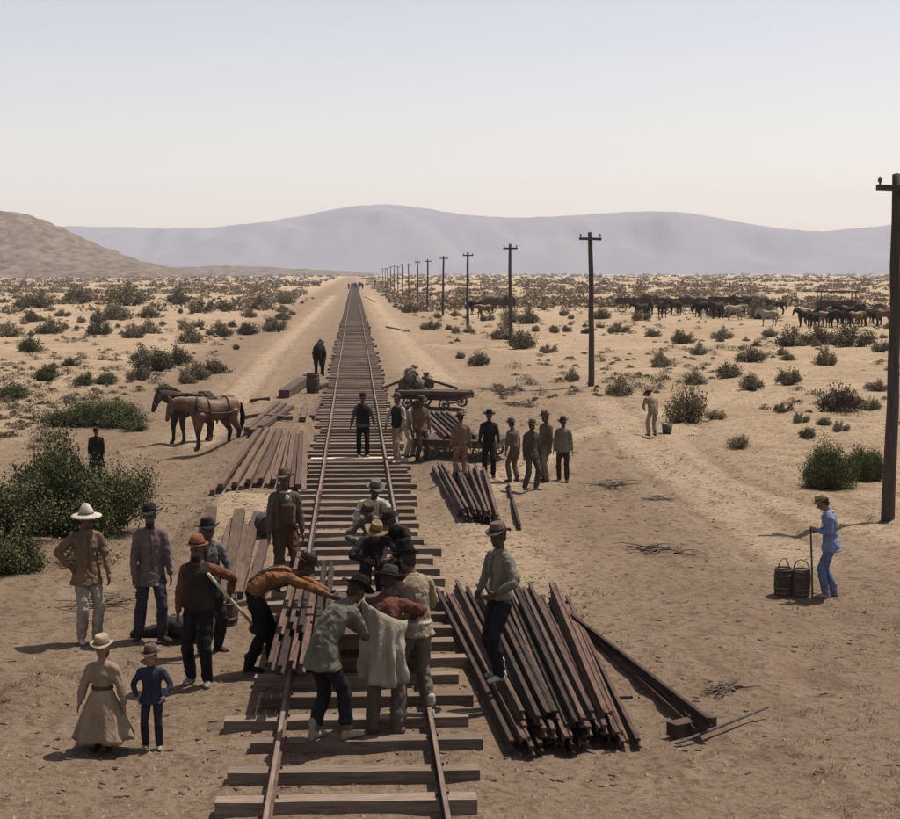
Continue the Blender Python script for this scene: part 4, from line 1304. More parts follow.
    # --- extras
    for e in extras:
        if e[0] == 'vest':
            b = Buf(); torso(b, .044, 0.0, .95); b.tube([sh[0] * .72 + spine(.93) * .28, spine(.94), sh[1] * .72 + spine(.93) * .28], [.07, .09, .07])
            organic(sc(b), 'vest', cloth(e[1]), t, vc * S, 2, .024, .1)
        elif e[0] == 'longvest':
            b = Buf(); rows = []
            for k in range(15):
                f = k / 14
                if f < .5:
                    ff = .80 - .80 * f / .5; c0 = spine(ff); ra, rb = .176 * build, .128 * build
                    for (f0, a0_, b0_), (f1, a1_, b1_) in zip(TORSO[:-1], TORSO[1:]):
                        if f0 <= ff <= f1:
                            q = (ff - f0) / (f1 - f0); ra = (a0_ + (a1_ - a0_) * q) * build + .062; rb = (b0_ + (b1_ - b0_) * q) * build + .066
                else:
                    q = (f - .5) / .5; c0 = P - up * e[2] * q; ra, rb = .206 * build + .022 * q, .168 * build + .02 * q
                rows.append((c0, ra, rb, f))
            vs_ = []; fs_ = []; n_ = 64
            for shell in (0, 1):
                for (c0, ra, rb, f) in (rows if not shell else rows[::-1]):
                    for k in range(n_):
                        an = 2 * math.pi * k / n_
                        g = .004 + .036 * f
                        w_ = g * math.sin(6 * an + 2.2 * math.sin(an + 1) + 1.6 * f) + .7 * g * math.sin(11 * an - 3 * f + 1) + .008 * math.sin(17 * f + 2 * an)
                        w_ -= .012 * shell
                        vs_.append(c0 + rt_ * math.cos(an) * (ra + w_) + fw * math.sin(an) * (rb + w_) + up * (.03 * f * math.sin(2 * an + .6) - .11 * math.cos(an) * max(0, 1 - 2 * f)))
            R_ = len(rows) * 2
            for r_ in range(R_):
                r2_ = (r_ + 1) % R_
                for k in range(n_):
                    k2 = (k + 1) % n_; fs_.append((r_ * n_ + k, r_ * n_ + k2, r2_ * n_ + k2, r2_ * n_ + k))
            b.add(vs_, fs_); sc(b).build('apron', cloth(e[1], .66), t, True)
        elif e[0] == 'suspenders':
            for s in (-1, 1):
                pts = [torso_pt(f, math.pi / 2 - s * a, .030) for f, a in ((.12, .75), (.3, .65), (.5, .6), (.7, .6), (.85, .68))]
                pts += [spine(.97) + u_s * s * .095 * build + up * .055]
                pts += [torso_pt(f, -math.pi / 2 + s * a, .030) for f, a in ((.85, .55), (.65, .4), (.4, .2), (.12, .3))]
                b = Buf(); b.tube(pts, [(.018, .007)] * len(pts), right=rt_, seg=8); sc(b).build('suspender', cloth(e[1]), t, True)
        elif e[0] == 'bib':
            b = Buf(); vs_ = []; fs_ = []
            rows = [.0, .2, .4, .6, .72]; cols_ = [-.75, -.4, 0, .4, .75]
            for off in (.050, .026):
                for f in rows:
                    for c_ in cols_: vs_.append(torso_pt(f, math.pi / 2 + c_ * (1 if f < .65 else .7), off))
            nc_ = len(cols_); nr_ = len(rows)
            for o_ in (0, nc_ * nr_):
                for r_ in range(nr_ - 1):
                    for c_ in range(nc_ - 1):
                        i0 = o_ + r_ * nc_ + c_; fs_.append((i0, i0 + 1, i0 + nc_ + 1, i0 + nc_))
            edge = [r_ * nc_ for r_ in range(nr_)] + [(nr_ - 1) * nc_ + c_ for c_ in range(1, nc_)] + [r_ * nc_ + nc_ - 1 for r_ in range(nr_ - 2, -1, -1)] + [c_ for c_ in range(nc_ - 2, 0, -1)]
            for k in range(len(edge)):
                a_, c_ = edge[k], edge[(k + 1) % len(edge)]; fs_.append((a_, c_, c_ + nc_ * nr_, a_ + nc_ * nr_))
            b.add(vs_, fs_); sc(b).build('bib', cloth(e[1]), t, True)
        elif e[0] == 'belt':
            b = Buf(); torso(b, .036, .2, .2) if False else None
            pts = [torso_pt(.1, a, .030) for a in [k * 6.2832 / 20 for k in range(21)]]
            b.tube(pts, [(.008, .022)] * 21, right=None, seg=6, cap=0); sc(b).build('belt', cloth(e[1]), t, True)
        elif e[0] == 'scarf':
            b = Buf(); pts = [spine(1.0) + (u_s * math.cos(a) + st.cross(u_s) * math.sin(a)) * .082 + up * .012 for a in [k * 6.2832 / 14 for k in range(15)]]
            b.tube(pts, [.02] * 15, seg=8); b.ball(torso_pt(.88, math.pi / 2, .03), (.035, .02, .05)); organic(sc(b), 'neckerchief', cloth(e[1]), t, .012 * S, 1, .01, .05)
        elif e[0] == 'beard':
            b = Buf(); b.ball(HC + Rm @ Vector((0, .055, -.10)), (.05, .04, .06), Rm); organic(sc(b), 'beard', cloth(e[1]), t, .012 * S, 1, .012, .03)
    if hat:
        Mh = Matrix.Translation((HC + Rm @ Vector((0, -.012, .066))) * S) @ (Rh @ Matrix.Rotation(R(random.uniform(0, 9)), 3, 'X') @ Matrix.Rotation(R(random.uniform(-7, 7)), 3, 'Y')).to_4x4()
        hat_part(hat[0], hat[1], t, Mh, S * hs)
    t['_'] = 0; del t['_']
    return t, dict(hand=[wri[0] * S, wri[1] * S], S=S)

def pw(px, py): 
    p = on_ground(px, py); return (p.x, p.y)

def on_tie(px=None, py=None, p=None):
    if p is None: p = gp(px, py, TIE_TOP)
    return (p[0], min(ties_y, key=lambda v: abs(v - p[1])))
BLACK = (.030, .027, .028); RUST = (.17, .075, .042); TAN = (.27, .20, .135); GREY = (.17, .155, .13)
# --- left group
person(pw(88, 642), 'man in a wide pale hat, tan jacket and light trousers at far left', 1.72, -150, shirt=(.20, .135, .085), trousers=(.40, .34, .275), hat=('cone', (.50, .45, .37)), boots=(.5, .46, .4),
       hands=((-.24, .16, .90), (.22, -.02, 1.02)), elbows=((-1, -.5, 0), (1, -.8, 0)), feet=((-.10, .05, 0), (.09, .0, 0)), head=(4, 12), coat=.16, build=.98)
person(pw(152, 640), 'man in a black hat and long dusty mauve shirt beside the rust-shirted man', 1.74, -165, shirt=(.185, .135, .135), trousers=(.05, .048, .062), hat=('wide', BLACK), coat=.20,
       feet=((-.12, .10, 0), (.17, -.05, 0)), hands=((-.25, .1, .82), (.24, .12, .84)), head=(4, -10), build=.96, toe=(30, -20), extras=(('beard', (.03, .022, .018)),))
person(pw(209, 652), 'man in a black hat half hidden behind the rust-shirted man', 1.66, -140, shirt=(.13, .12, .12), trousers=BLACK, hat=('wide', (.025, .022, .022)), extras=(('suspenders', (.04, .03, .025)),), head=(5, -30), hands=((-.22, .2, .95), (.22, .2, .95)))
pb = pw(200, 684); zb = gz(*pb)
top = Vector((pb[0] + .13, pb[1] - .17, zb + 1.33)); low = gp(252, 624, zb + .60)
S4 = 1.70 / 1.75; grip = top.lerp(low, .46)
loc = Matrix.Rotation(R(-170), 3, 'Z') @ (grip - Vector((pb[0], pb[1], zb))) / S4
tp, inf = person(pb, 'man in a rust hat and rust shirt with black trousers holding a shovel', 1.70, 170, shirt=RUST, trousers=(.018, .017, .019), hat=('bowler', (.20, .085, .045)), boots=(.28, .23, .18),
       hands=((loc.x, loc.y - .05, loc.z + .02), (.25, .06, .80)), elbows=((-1, -.5, -.4), (1, -.5, 0)), feet=((-.11, .06, 0), (.12, -.05, 0)), head=(4, -8), extras=(('vest', (.045, .033, .028)), ('beard', (.025, .019, .016))), curl=1.0)
dirv = (low - top).normalized()
a = top; c = low
sh_t = empty('shovel', (c.x, c.y, c.z)); tag(sh_t, 'long-handled shovel held slanting by the man in the rust shirt', 'shovel')
b = Buf(); b.tube([a - c, (a - c) * .5, Vector((0, 0, 0))], [.019, .018, .02], seg=8); b.build('handle', surf('ash_handle', (.42, .34, .24), (.55, .46, .34), scale=6, rnd=0), sh_t, True)
b = Buf(); sdv = dirv.cross(Vector((0, 1, 0))).normalized(); b.tube([Vector((0, 0, 0)), dirv * .04, dirv * .11, dirv * .24], [(.022, .018), (.075, .016), (.085, .010), (.05, .006)], right=sdv, seg=12, cap=.1); b.build('blade', M_iron, sh_t, True)

# --- children
def girl(pos, h, th, label):
    x, y = pos
    t = empty('person', (x, y, gz(x, y)), R(th)); tag(t, label, 'person')
    S = h / 1.2; sc = lambda b: setattr(b, 'v', [tuple(Vector(v) * S) for v in b.v]) or b
    Rh = Matrix.Rotation(R(-6), 3, 'X')
    HC = Vector((0, .01, 1.085))
    sh = [Vector((s * .118, 0, .875)) for s in (-1, 1)]
    hd = [Vector((-.235, .05, .50)), Vector((.235, .04, .50))]
    b = Buf()
    b.tube([(0, 0, .5), (0, 0, .7), (0, 0, .86), (0, 0, .94)], [(.10, .08), (.09, .07), (.105, .07), (.05, .05)], right=(1, 0, 0))
    b.tube([(0, 0, .9), (0, .005, 1.02)], [.042, .040])
    b.ball(HC + Rh @ Vector((0, -.01, .02)), (.068, .082, .082), Rh); b.ball(HC + Rh @ Vector((0, .022, -.04)), (.052, .055, .056), Rh)
    b.tube([HC + Rh @ Vector((0, .078, .0)), HC + Rh @ Vector((0, .093, -.026))], [.009, .013], seg=8)
    for s in (-1, 1): b.ball(HC + Rh @ Vector((s * .068, -.008, -.01)), (.010, .017, .027), Rh, 8, 6)
    for i, s in enumerate((-1, 1)):
        e, w = ik(sh[i], hd[i], .205, .185, (s, -.5, 0))
        b.tube([sh[i], e], [.036, .03]); b.tube([e, w], [.03, .02])
        d = (w - e).normalized(); b.tube([w, w + d * .06], [(.012, .026), (.011, .028)], right=(1, 0, 0))
        for q in range(4): b.tube([w + d * .055 + Vector((0, .02 - .014 * q, 0)), w + d * (.105 - .006 * abs(q - 1.5)) + Vector((-s * .01, .024 - .016 * q, 0))], [.0075, .006], seg=6)
        b.tube([w + d * .015 + Vector((0, .02, 0)), w + d * .055 + Vector((0, .05, 0))], [.008, .007], seg=6)
        b.tube([(s * .06, 0, .5), (s * .06, .01, .28), (s * .06, -.005, .07)], [.058, .045, .032])
        b.tube([(s * .06, -.02, .04), (s * .065, .08, .03)], [.028, .024])
    organic(sc(b), 'body', SKIN2, t, .011, 1)
    dress = cloth((.30, .225, .155), .62)
    b = Buf()
    b.tube([(0, 0, .60), (0, 0, .68), (0, .005, .80), (0, 0, .89), (0, 0, .93)], [(.105, .088), (.098, .082), (.122, .092), (.10, .075), (.055, .055)], right=(1, 0, 0), seg=18)
    b.tube([sh[0], (0, 0, .89), sh[1]], [.052, .06, .052])
    for i, s in enumerate((-1, 1)):
        e, w = ik(sh[i], hd[i], .205, .185, (s, -.5, 0))
        b.tube([sh[i], (sh[i] + e) / 2, e], [.056, .056, .048]); b.tube([e, (e + w) / 2, w], [.048, .044, .030])
    organic(sc(b), 'bodice', dress, t, .016, 2, .022, .07)
    b = Buf(); prof = []
    n = 12
    for k in range(n + 1):
        f = k / n; prof.append((.098 + .215 * f ** .85, .665 - .525 * f))
    prof2 = [(r - .012, z_) for r, z_ in reversed(prof)]
    def fold(v, r, z_, a):
        f = (.665 - z_) / .525
        g = 1 + f * (.075 * math.sin(7 * a + 1.2 * math.sin(2 * a)) + .045 * math.sin(13 * a + 2) + .03 * math.sin(3 * a))
        return (v.x * g, v.y * g * .92 - .02 * f, v.z + .012 * f * math.sin(5 * a))
    b.lathe(prof + prof2 + [prof[0]], 72, fn=fold); sc(b).build('skirt', dress, t, True)
    b = Buf(); b.lathe([(.100, .655), (.112, .655), (.112, .69), (.100, .69), (.100, .655)], 24, fn=lambda v, r, z_, a: (v.x, v.y * .86, v.z)); sc(b).build('belt', cloth((.10, .065, .045)), t, True)
    b = Buf(); b.ball(HC + Rh @ Vector((0, -.025, .015)), (.076, .080, .084), Rh); b.ball(HC + Rh @ Vector((0, -.06, -.06)), (.065, .04, .09), Rh); organic(sc(b), 'hair', surf('brown_hair', (.06, .035, .02), (.11, .07, .045), scale=30), t, .012, 1, .012, .03)
    for s in (-1, 1):
        b = Buf(); b.tube([(s * .06, -.03, .045), (s * .062, .03, .045), (s * .066, .10, .03)], [.032, .034, .024]); b.tube([(s * .06, -.01, .05), (s * .06, 0, .17)], [.036, .042]); organic(sc(b), 'boot', cloth((.035, .028, .025)), t, .011, 1)
        b = Buf(); b.ball(HC + Rh @ Vector((s * .028, .070, .002)), (.010, .008, .008), Rh, 8, 6); sc(b).build('eye', M_eye, t, True)
    Mh = Matrix.Translation((HC + Rh @ Vector((0, -.015, .040))) * S) @ Rh.to_4x4()
    hat_part('low', (.38, .30, .20), t, Mh, .86 * S)
    return t
girl(pw(104, 751), 1.17, 172, 'girl in a long beige dress and straw hat in the left foreground')
person(pw(153, 748), 'small boy in a blue shirt, dark trousers and brown hat beside the girl', .99, 178, shirt=(.046, .050, .078), trousers=(.036, .036, .046), hat=('slouch', (.11, .08, .06)), boots=(.36, .31, .25), skin=SKIN2,
       hands=((-.24, .18, .98), (.24, .12, .95)), elbows=((-1, -.5, 0), (1, -.5, 0)), build=1.10, vox=.014, coat=.10, feet=((-.12, .03, 0), (.12, .0, 0)), hs=1.3)

# --- the crowd on the track
person((-1.03, 21.75), 'man in brown overalls with a white neck cloth standing behind the rail cart', 1.76, -160, shirt=(.13, .105, .085), trousers=(.105, .060, .040), hat=('slouch', (.13, .09, .065)), z=gz(-1.03, 21.75) + .06,
       hands=((-.26, .08, .80), (.27, .05, .78)), head=(2, -25), extras=(('bib', (.115, .066, .044)), ('suspenders', (.115, .066, .044)), ('scarf', (.6, .57, .5))), build=1.03, legw=1.1)
person((-1.06, 17.7), 'man bent far over the rail cart in an orange-brown shirt and black trousers', 1.74, -88, lean=68, shirt=(.25, .115, .055), trousers=(.016, .015, .017), hat=('low', (.035, .026, .022)), boots=(.03, .025, .022),
       feet=((-.10, .05, 0), (.12, -.22, 0)), hands=((-.18, .84, .84), (.20, .90, .86)), elbows=((-1, .2, .3), (1, .2, .3)), head=(28, 0), crouch=.0, extras=(('suspenders', (.06, .05, .045)),), curl=.9)
person(on_tie(330, 746), 'man stooping with his back to us in a grey-green jacket and pale boots', 1.70, -52, lean=36, shirt=(.155, .145, .115), trousers=(.020, .020, .024), hat=('wide', (.018, .016, .016)), boots=(.33, .27, .20), legging=(.15, .12, .095),
       feet=((-.105, -.134, 0), (.105, .134, 0)), z=TIE_TOP, hands=((-.20, .60, .96), (-.02, .52, .92)), elbows=((-1, -.2, -.6), (1, -.2, -.6)), head=(34, 0), coat=.17, build=1.05, curl=1.0)
person((gp(386, 753, TIE_TOP).x, (lambda v: min(((a_ + b_) / 2 for a_, b_ in zip(ties_y, ties_y[1:])), key=lambda q: abs(q - v)))(gp(386, 738).y)), 'man seen from behind in a long pale apron over a red-brown shirt', 1.72, -14, lean=16, shirt=(.13, .052, .042), trousers=(.135, .105, .082), hat=('wide', (.05, .044, .042)), boots=(.13, .10, .075),
       feet=((-.126, -.03, 0), (.126, .03, 0)), hands=((-.10, .36, 1.16), (.14, .38, 1.14)), elbows=((-1, .2, -.2), (1, .3, .1)), head=(32, -4), extras=(('longvest', (.34, .295, .23), .32),), build=1.08, curl=1.0)
person(on_tie(416, 722), 'man in a tall black hat and tan coat at the right of the track crowd', 1.76, 25, lean=8, shirt=(.33, .26, .185), trousers=(.15, .135, .115), hat=('tall', (.014, .013, .014)), boots=(.38, .33, .26),
       feet=((-.127, .06, 0), (.145, -.07, 0)), z=TIE_TOP, hands=((-.16, .35, 1.05), (.2, .3, .98)), head=(24, 12), coat=.08, extras=(('belt', (.45, .40, .31)),))
person(on_tie(p=(.27, 21.4)), 'hindmost of three men in line behind the rail cart, in a white shirt', 1.62, 178, lean=14, shirt=(.48, .43, .36), trousers=(.045, .04, .04), hat=('slouch', (.15, .135, .11)), hands=((-.14, .32, 1.05), (.14, .32, 1.05)), z=TIE_TOP, head=(20, 20), extras=(('suspenders', (.07, .06, .05)),))
person(on_tie(p=(.26, 20.6)), 'middle of three men in line behind the rail cart, brown hat, stooping', 1.68, 165, lean=42, crouch=.08, shirt=(.13, .12, .10), trousers=BLACK, hat=('low', (.10, .062, .045)), hands=((-.14, .45, .95), (.14, .45, .95)), z=TIE_TOP, head=(28, 10))
person(on_tie(p=(.24, 19.75)), 'front one of three men in line behind the rail cart, in dark clothes and tan hat band'.replace(' and tan hat band', ''), 1.66, 185, lean=54, crouch=.12, shirt=(.036, .033, .036), trousers=BLACK, hat=('wide', (.23, .15, .085)), hands=((-.16, .52, .88), (.16, .52, .88)), z=TIE_TOP, head=(30, 0))
person(on_tie(p=(.62, 19.9)), 'dark-clothed man beside the cart behind the man in the tall hat', 1.58, 150, lean=40, shirt=(.04, .036, .036), trousers=BLACK, hat=('slouch', (.03, .026, .024)), hands=((-.16, .45, .92), (.16, .45, .92)), z=TIE_TOP, head=(30, 0))
# --- man on the heap
mp_ = gp(500, 671, .42)
person((mp_.x, mp_.y), 'man in a grey shirt and pale shoes standing on the heap of rails', 1.69, 118, shirt=(.225, .205, .165), trousers=(.020, .019, .021), hat=('low', (.12, .09, .07)), boots=(.52, .47, .40), z=.352 + gz(2, 17),
       feet=((-.07, .05, 0), (.08, -.06, 0)), hands=((-.20, .20, 1.04), (.22, .14, .98)), elbows=((-1, -.8, 0), (1, -.8, 0)), head=(8, 14))
# --- right
person(pw(829, 597), 'person in blue shirt and blue trousers with a straw hat beside the two kegs', 1.50, 78, lean=6, shirt=(.21, .265, .42), trousers=(.15, .19, .31), hat=('low', (.36, .24, .13)), skin=SKIN2, boots=(.30, .26, .21),
       hands=((-.06, .24, 1.16), (.08, .22, 1.12)), elbows=((-.6, -.6, -1), (.6, -.6, -1)), feet=((-.08, .06, 0), (.1, -.1, 0)), head=(32, 0), coat=.14, extras=(('scarf', (.62, .6, .58)),), vox=.013)
sp_ = pw(829, 597)
b = Buf(); gx, gy = sp_[0] - .30, sp_[1] - .05
b.tube([(gx + .03, gy - .03, gz(gx, gy) - .02), (gx + .02, gy, gz(gx, gy) + .5), (gx, gy + .03, gz(gx, gy) + 1.02)], [.014, .015, .014], seg=8)
o = b.build('staff', M_pole, None, True); tag(o, 'thin dark staff standing on the sand in front of the person in blue', 'staff')
person(pw(652, 436), 'pale-clothed distant figure stooping beside the black bucket and dry brush', 1.42, 20, lean=24, shirt=(.32, .245, .17), trousers=(.36, .29, .21), hat=('straw', (.27, .16, .08)), build=1.25, vox=.018, hands=((-.14, .3, .95), (.14, .3, .95)), head=(40, 0))
# --- middle distance
V2 = .018
person(pw(363, 460), 'man in black standing alone between the rails beyond the crowd', 1.58, 180, shirt=(.10, .092, .085), trousers=(.018, .017, .019), hat=('low', (.02, .018, .018)), vox=V2, hands=((-.34, .02, .86), (.34, .02, .86)), extras=(('vest', (.022, .02, .021)),), boots=(.3, .27, .22), z=TIE_TOP, coat=.1)
person(pw(398, 465), 'man in a dark vest and tan trousers striding over the right rail', 1.64, 140, shirt=(.42, .36, .29), trousers=(.34, .24, .165), hat=('slouch', (.10, .075, .06)), vox=V2, feet=((-.1, .22, 0), (.14, -.22, 0)), hands=((-.24, .15, .9), (.24, .2, .95)), extras=(('vest', (.028, .025, .028)),), z=TIE_TOP, boots=(.4, .35, .28))
person(pw(409, 462), 'man in cream shirt and trousers stooping behind the striding man', 1.50, -120, lean=20, shirt=(.50, .42, .32), trousers=(.42, .33, .24), hat=None, vox=V2, z=TIE_TOP, hands=((-.2, .35, .9), (.2, .35, .9)), head=(30, 0))
person(pw(421, 461), 'man in a brown coat standing close left of the flat cart', 1.60, -150, shirt=(.16, .105, .07), trousers=(.12, .08, .055), hat=('low', (.08, .06, .045)), vox=V2, coat=.15)
person(pw(461, 481), 'man in a faded red-brown shirt standing before the flat cart', 1.50, 10, shirt=(.25, .155, .105), trousers=(.30, .175, .125), hat=('low', (.12, .10, .06)), vox=V2, head=(20, 0))
person(pw(489, 477), 'man in a wide black hat at the right end of the flat cart', 1.50, 175, shirt=(.035, .03, .03), trousers=(.03, .028, .028), hat=('wide', (.022, .02, .02)), vox=V2, hands=((-.26, .2, .9), (.26, .2, .9)))
person(pw(514, 482), 'man in dull brown clothes between the black-hatted man and the standing pair', 1.40, 40, shirt=(.15, .11, .08), trousers=(.15, .12, .09), hat=('low', (.13, .10, .07)), vox=V2, lean=10)
person(pw(531, 490), 'man in a dark coat and tan hat with pale boots, front of the standing pair', 1.50, -150, shirt=(.085, .072, .062), trousers=(.10, .085, .07), hat=('wide', (.17, .135, .10)), vox=V2, feet=((-.12, .05, 0), (.16, -.05, 0)), boots=(.3, .25, .2), coat=.15)
person(pw(546, 482), 'man in brown shirt standing behind the dark-coated man', 1.58, 120, shirt=(.17, .12, .08), trousers=(.22, .165, .115), hat=('slouch', (.14, .10, .07)), vox=V2)
person(pw(563, 481), 'man in a pale shirt, dark trousers and dark hat, rightmost of the standing group', 1.45, 165, shirt=(.27, .23, .18), trousers=(.06, .05, .045), hat=('slouch', (.06, .05, .04)), vox=V2, coat=.12)
person(pw(97, 478), 'dark cloaked figure standing apart beyond the big green thicket', 1.16, 180, shirt=(.022, .024, .020), trousers=(.02, .02, .019), hat=('low', (.02, .02, .018)), vox=V2, coat=.55, build=1.2)
bake()

# ------------------------------------------------------------------ horses
def horse(pos, th, label, coat, dark, s=1.0, neck=(38, 0), harness=False, vox=.021, group=None, stance=0):
    x, y = pos
    t = empty('horse', (x, y, gz(x, y)), R(th)); tag(t, label, 'horse', group)
    b = Buf()
    tr = [(-.84, 1.24, .08, .10), (-.74, 1.22, .22, .25), (-.5, 1.19, .285, .315), (-.15, 1.12, .285, .30), (.2, 1.11, .275, .33), (.45, 1.14, .23, .34), (.62, 1.15, .14, .24)]
    b.tube([(0, a, z) for a, z, _, _ in tr], [(rx, rz) for _, _, rx, rz in tr], right=(1, 0, 0), seg=18)
    b.ball((0, .36, 1.40), (.09, .22, .12))
    na, ny = R(neck[0]), R(neck[1])
    nd = Vector((-math.sin(ny) * math.cos(na), math.cos(ny) * math.cos(na), math.sin(na)))
    n0 = Vector((0, .42, 1.22)); n2 = n0 + nd * .80; n1 = (n0 + n2) / 2 + Vector((0, 0, .04))
    b.tube([n0, n1, n2], [(.17, .31), (.125, .215), (.095, .145)], right=(1, 0, 0), seg=14)
    ha = na - R(85)
    hd = Vector((-math.sin(ny) * math.cos(ha), math.cos(ny) * math.cos(ha), math.sin(ha)))
    side = Vector((math.cos(ny), math.sin(ny), 0))
    h0 = n2 + nd * .02
    b.tube([h0 - hd * .04, h0 + hd * .14, h0 + hd * .34, h0 + hd * .50, h0 + hd * .56], [(.085, .11), (.095, .135), (.075, .10), (.062, .075), (.050, .055)], right=side, seg=12)
    b.ball(h0 + hd * .12 - (nd - hd * nd.dot(hd)).normalized() * .03, (.085, .13, .13))
    perp = (nd - hd * nd.dot(hd)).normalized()
    for sx in (-1, 1):
        e0 = h0 + side * sx * .06 + perp * .06 - hd * .03
        b.tube([e0, e0 + perp * .08 - hd * .06 + side * sx * .015, e0 + perp * .11 - hd * .10], [.032, .028, .008], seg=8)
    for sx in (-1, 1):
        q = .065 * sx * (1 if stance else -1)
        b.tube([(sx * .15, .46, 1.02), (sx * .15, .46 + q * .3, .84), (sx * .14, .49 + q, .50), (sx * .14, .47 + q * 1.2, .30), (sx * .14, .47 + q * 1.4, .14), (sx * .14, .51 + q * 1.4, .06)], [.16, .12, .075, .052, .056, .060], seg=12)
        b.tube([(sx * .15, -.58, 1.10), (sx * .165, -.48 - q, .86), (sx * .155, -.66 - q, .58), (sx * .15, -.70 - q, .50), (sx * .15, -.66 - q, .28), (sx * .15, -.66 - q, .15), (sx * .15, -.61 - q, .06)], [.17, .15, .09, .078, .055, .058, .062], seg=12)
    sc = lambda bb: setattr(bb, 'v', [tuple(Vector(v) * s) for v in bb.v]) or bb
    organic(sc(b), 'body', coat, t, vox * s, 5, .02, .2)
    for sx in (-1, 1):
        q = .065 * sx * (1 if stance else -1)
        for px_, py_ in ((sx * .14, .53 + q * 1.4), (sx * .15, -.59 - q)):
            b = Buf(); b.lathe([(0, 0), (.068, 0), (.052, .085), (0, .09)], 12, (px_, py_, .0)); sc(b).build('hoof', M_leather, t, True)
    b = Buf(); b.tube([(0, -.74, 1.34), (0, -.90, 1.24), (0, -.97, .95), (0, -.95, .68), (0, -.93, .48)], [.04, .06, .075, .07, .02], seg=10)
    organic(sc(b), 'tail', dark, t, .02 * s, 1, .04, .06)
    b = Buf(); b.tube([n0 + Vector((0, -.02, .27)), n1 + nd.cross(side) * -.20, h0 + nd.cross(side) * -.12 + nd * .02, h0 + perp * .10 + hd * .10], [(.035, .08), (.045, .10), (.04, .07), (.03, .03)], right=side, seg=10)
    organic(sc(b), 'mane', dark, t, .02 * s, 1, .05, .06)
    if harness:
        for nm, pts, r in (('collar', [n0 + nd * .16 + (side * math.cos(a) * .165 + nd.cross(side) * math.sin(a) * .25) for a in [k * 6.2832 / 18 for k in range(19)]], .045),
                           ('girth', [(math.cos(a) * .295, .22, 1.11 + math.sin(a) * .345) for a in [k * 6.2832 / 18 for k in range(19)]], .018),
                           ('breeching', [(math.cos(a) * .30, -.38, 1.17 + math.sin(a) * .33) for a in [k * 6.2832 / 18 for k in range(19)]], .016)):
            b = Buf(); b.tube(pts, [r] * 19, seg=8, cap=0); sc(b).build(nm, M_leather, t, True)
        for sx in (-1, 1):
            b = Buf(); b.tube([(sx * .20, .58, 1.2), (sx * .29, .2, 1.06), (sx * .30, -.3, 1.04), (sx * .27, -.72, 1.12)], [.02] * 4, seg=8); sc(b).build('trace', M_leather, t, True)
        b = Buf(); b.tube([(0, .42, 1.51), (0, .1, 1.455), (0, -.3, 1.51), (0, -.7, 1.48)], [(.03, .012)] * 4, right=(1, 0, 0), seg=8); sc(b).build('back_strap', M_leather, t, True)
        b = Buf(); pts = [h0 + hd * .36 + (side * math.cos(a) * .082 + hd.cross(side) * math.sin(a) * .09) for a in [k * 6.2832 / 14 for k in range(15)]]; b.tube(pts, [.012] * 15, seg=6, cap=0); sc(b).build('bridle', M_leather, t, True)
    return t
H_brown = surf('bay_coat', (.062, .033, .018), (.135, .074, .040), scale=3, rough=.6, bump=.1, rnd=0, spec=.3)
def bay_points(m):
    n, l = m.node_tree.nodes, m.node_tree.links; b = n['Principled BSDF']
    src = b.inputs['Base Color'].links[0].from_socket
    tc = n.new('ShaderNodeTexCoord'); sx = n.new('ShaderNodeSeparateXYZ'); l.new(tc.outputs['Object'], sx.inputs[0])
    r = n.new('ShaderNodeMapRange'); r.inputs['From Min'].default_value = .62; r.inputs['From Max'].default_value = .40; l.new(sx.outputs['Z'], r.inputs['Value'])
    mx = n.new('ShaderNodeMix'); mx.data_type = 'RGBA'; mx.inputs['B'].default_value = (.022, .016, .013, 1)
    l.new(r.outputs[0], mx.inputs['Factor']); l.new(src, mx.inputs['A']); l.new(mx.outputs['Result'], b.inputs['Base Color'])
bay_points(H_brown)
H_dark = surf('dark_coat', (.018, .013, .011), (.045, .031, .024), scale=3, rough=.8, bump=.1, rnd=.3, spec=.1)
H_black = surf('black_coat', (.010, .009, .009), (.022, .019, .018), scale=3, rough=.85, bump=.1, rnd=.2, spec=.06)
H_pale = surf('pale_coat', (.17, .135, .10), (.26, .21, .16), scale=3, rough=.7, bump=.1, rnd=.1)
p = on_ground(213, 450)
horse((p.x, p.y + .1), 124, 'bay brown horse with harness standing left of the timbers', H_brown, H_black, .92, (14, -6), True)
p = on_ground(190, 444)
horse((p.x, p.y + .5), 132, 'dark brown harnessed horse standing close behind the bay horse', H_dark, H_black, .95, (22, 6), True, stance=1)
p = on_ground(321, 376)
horse((p.x - .1, p.y + .6), 4, 'black horse seen from behind just left of the track', H_black, H_black, 1.02, (10, -14), stance=1)
bake()
# far team at the right and among the scrub
far_h = [horse((60, 140), 90, 'dark horse in the far team at the right', H_dark, H_black, 1.0, (20, 0), vox=.04, group='dark horses of the far team'),
         horse((63, 140), 95, 'pale horse standing out in the far team at the right', H_pale, H_pale, 1.0, (10, 0), vox=.04, group='pale horses of the far team', stance=1)]
far_var = [horse((66, 140), 90, 'x', H_dark, H_black, 1.0, (42, 8), vox=.04, stance=1), horse((69, 140), 90, 'x', H_black, H_black, .96, (-28, -6), vox=.04), horse((72, 140), 90, 'x', H_brown, H_black, 1.0, (5, 14), vox=.04, stance=1)]
bake()
rf = random.Random(14)
spots = []
for px in (806, 812, 818, 825, 831, 838, 845, 851, 857, 863, 869, 875, 848, 859, 866, 881):
    spots.append((px + rf.uniform(-2, 2), 326 + rf.uniform(-2, 3), 0, 'far team at the right'))
spots += [(835, 324, 1, 'far team at the right'), (884, 325, 1, 'far team at the right'), (735, 322, 1, ''), (768, 326, 1, '')]
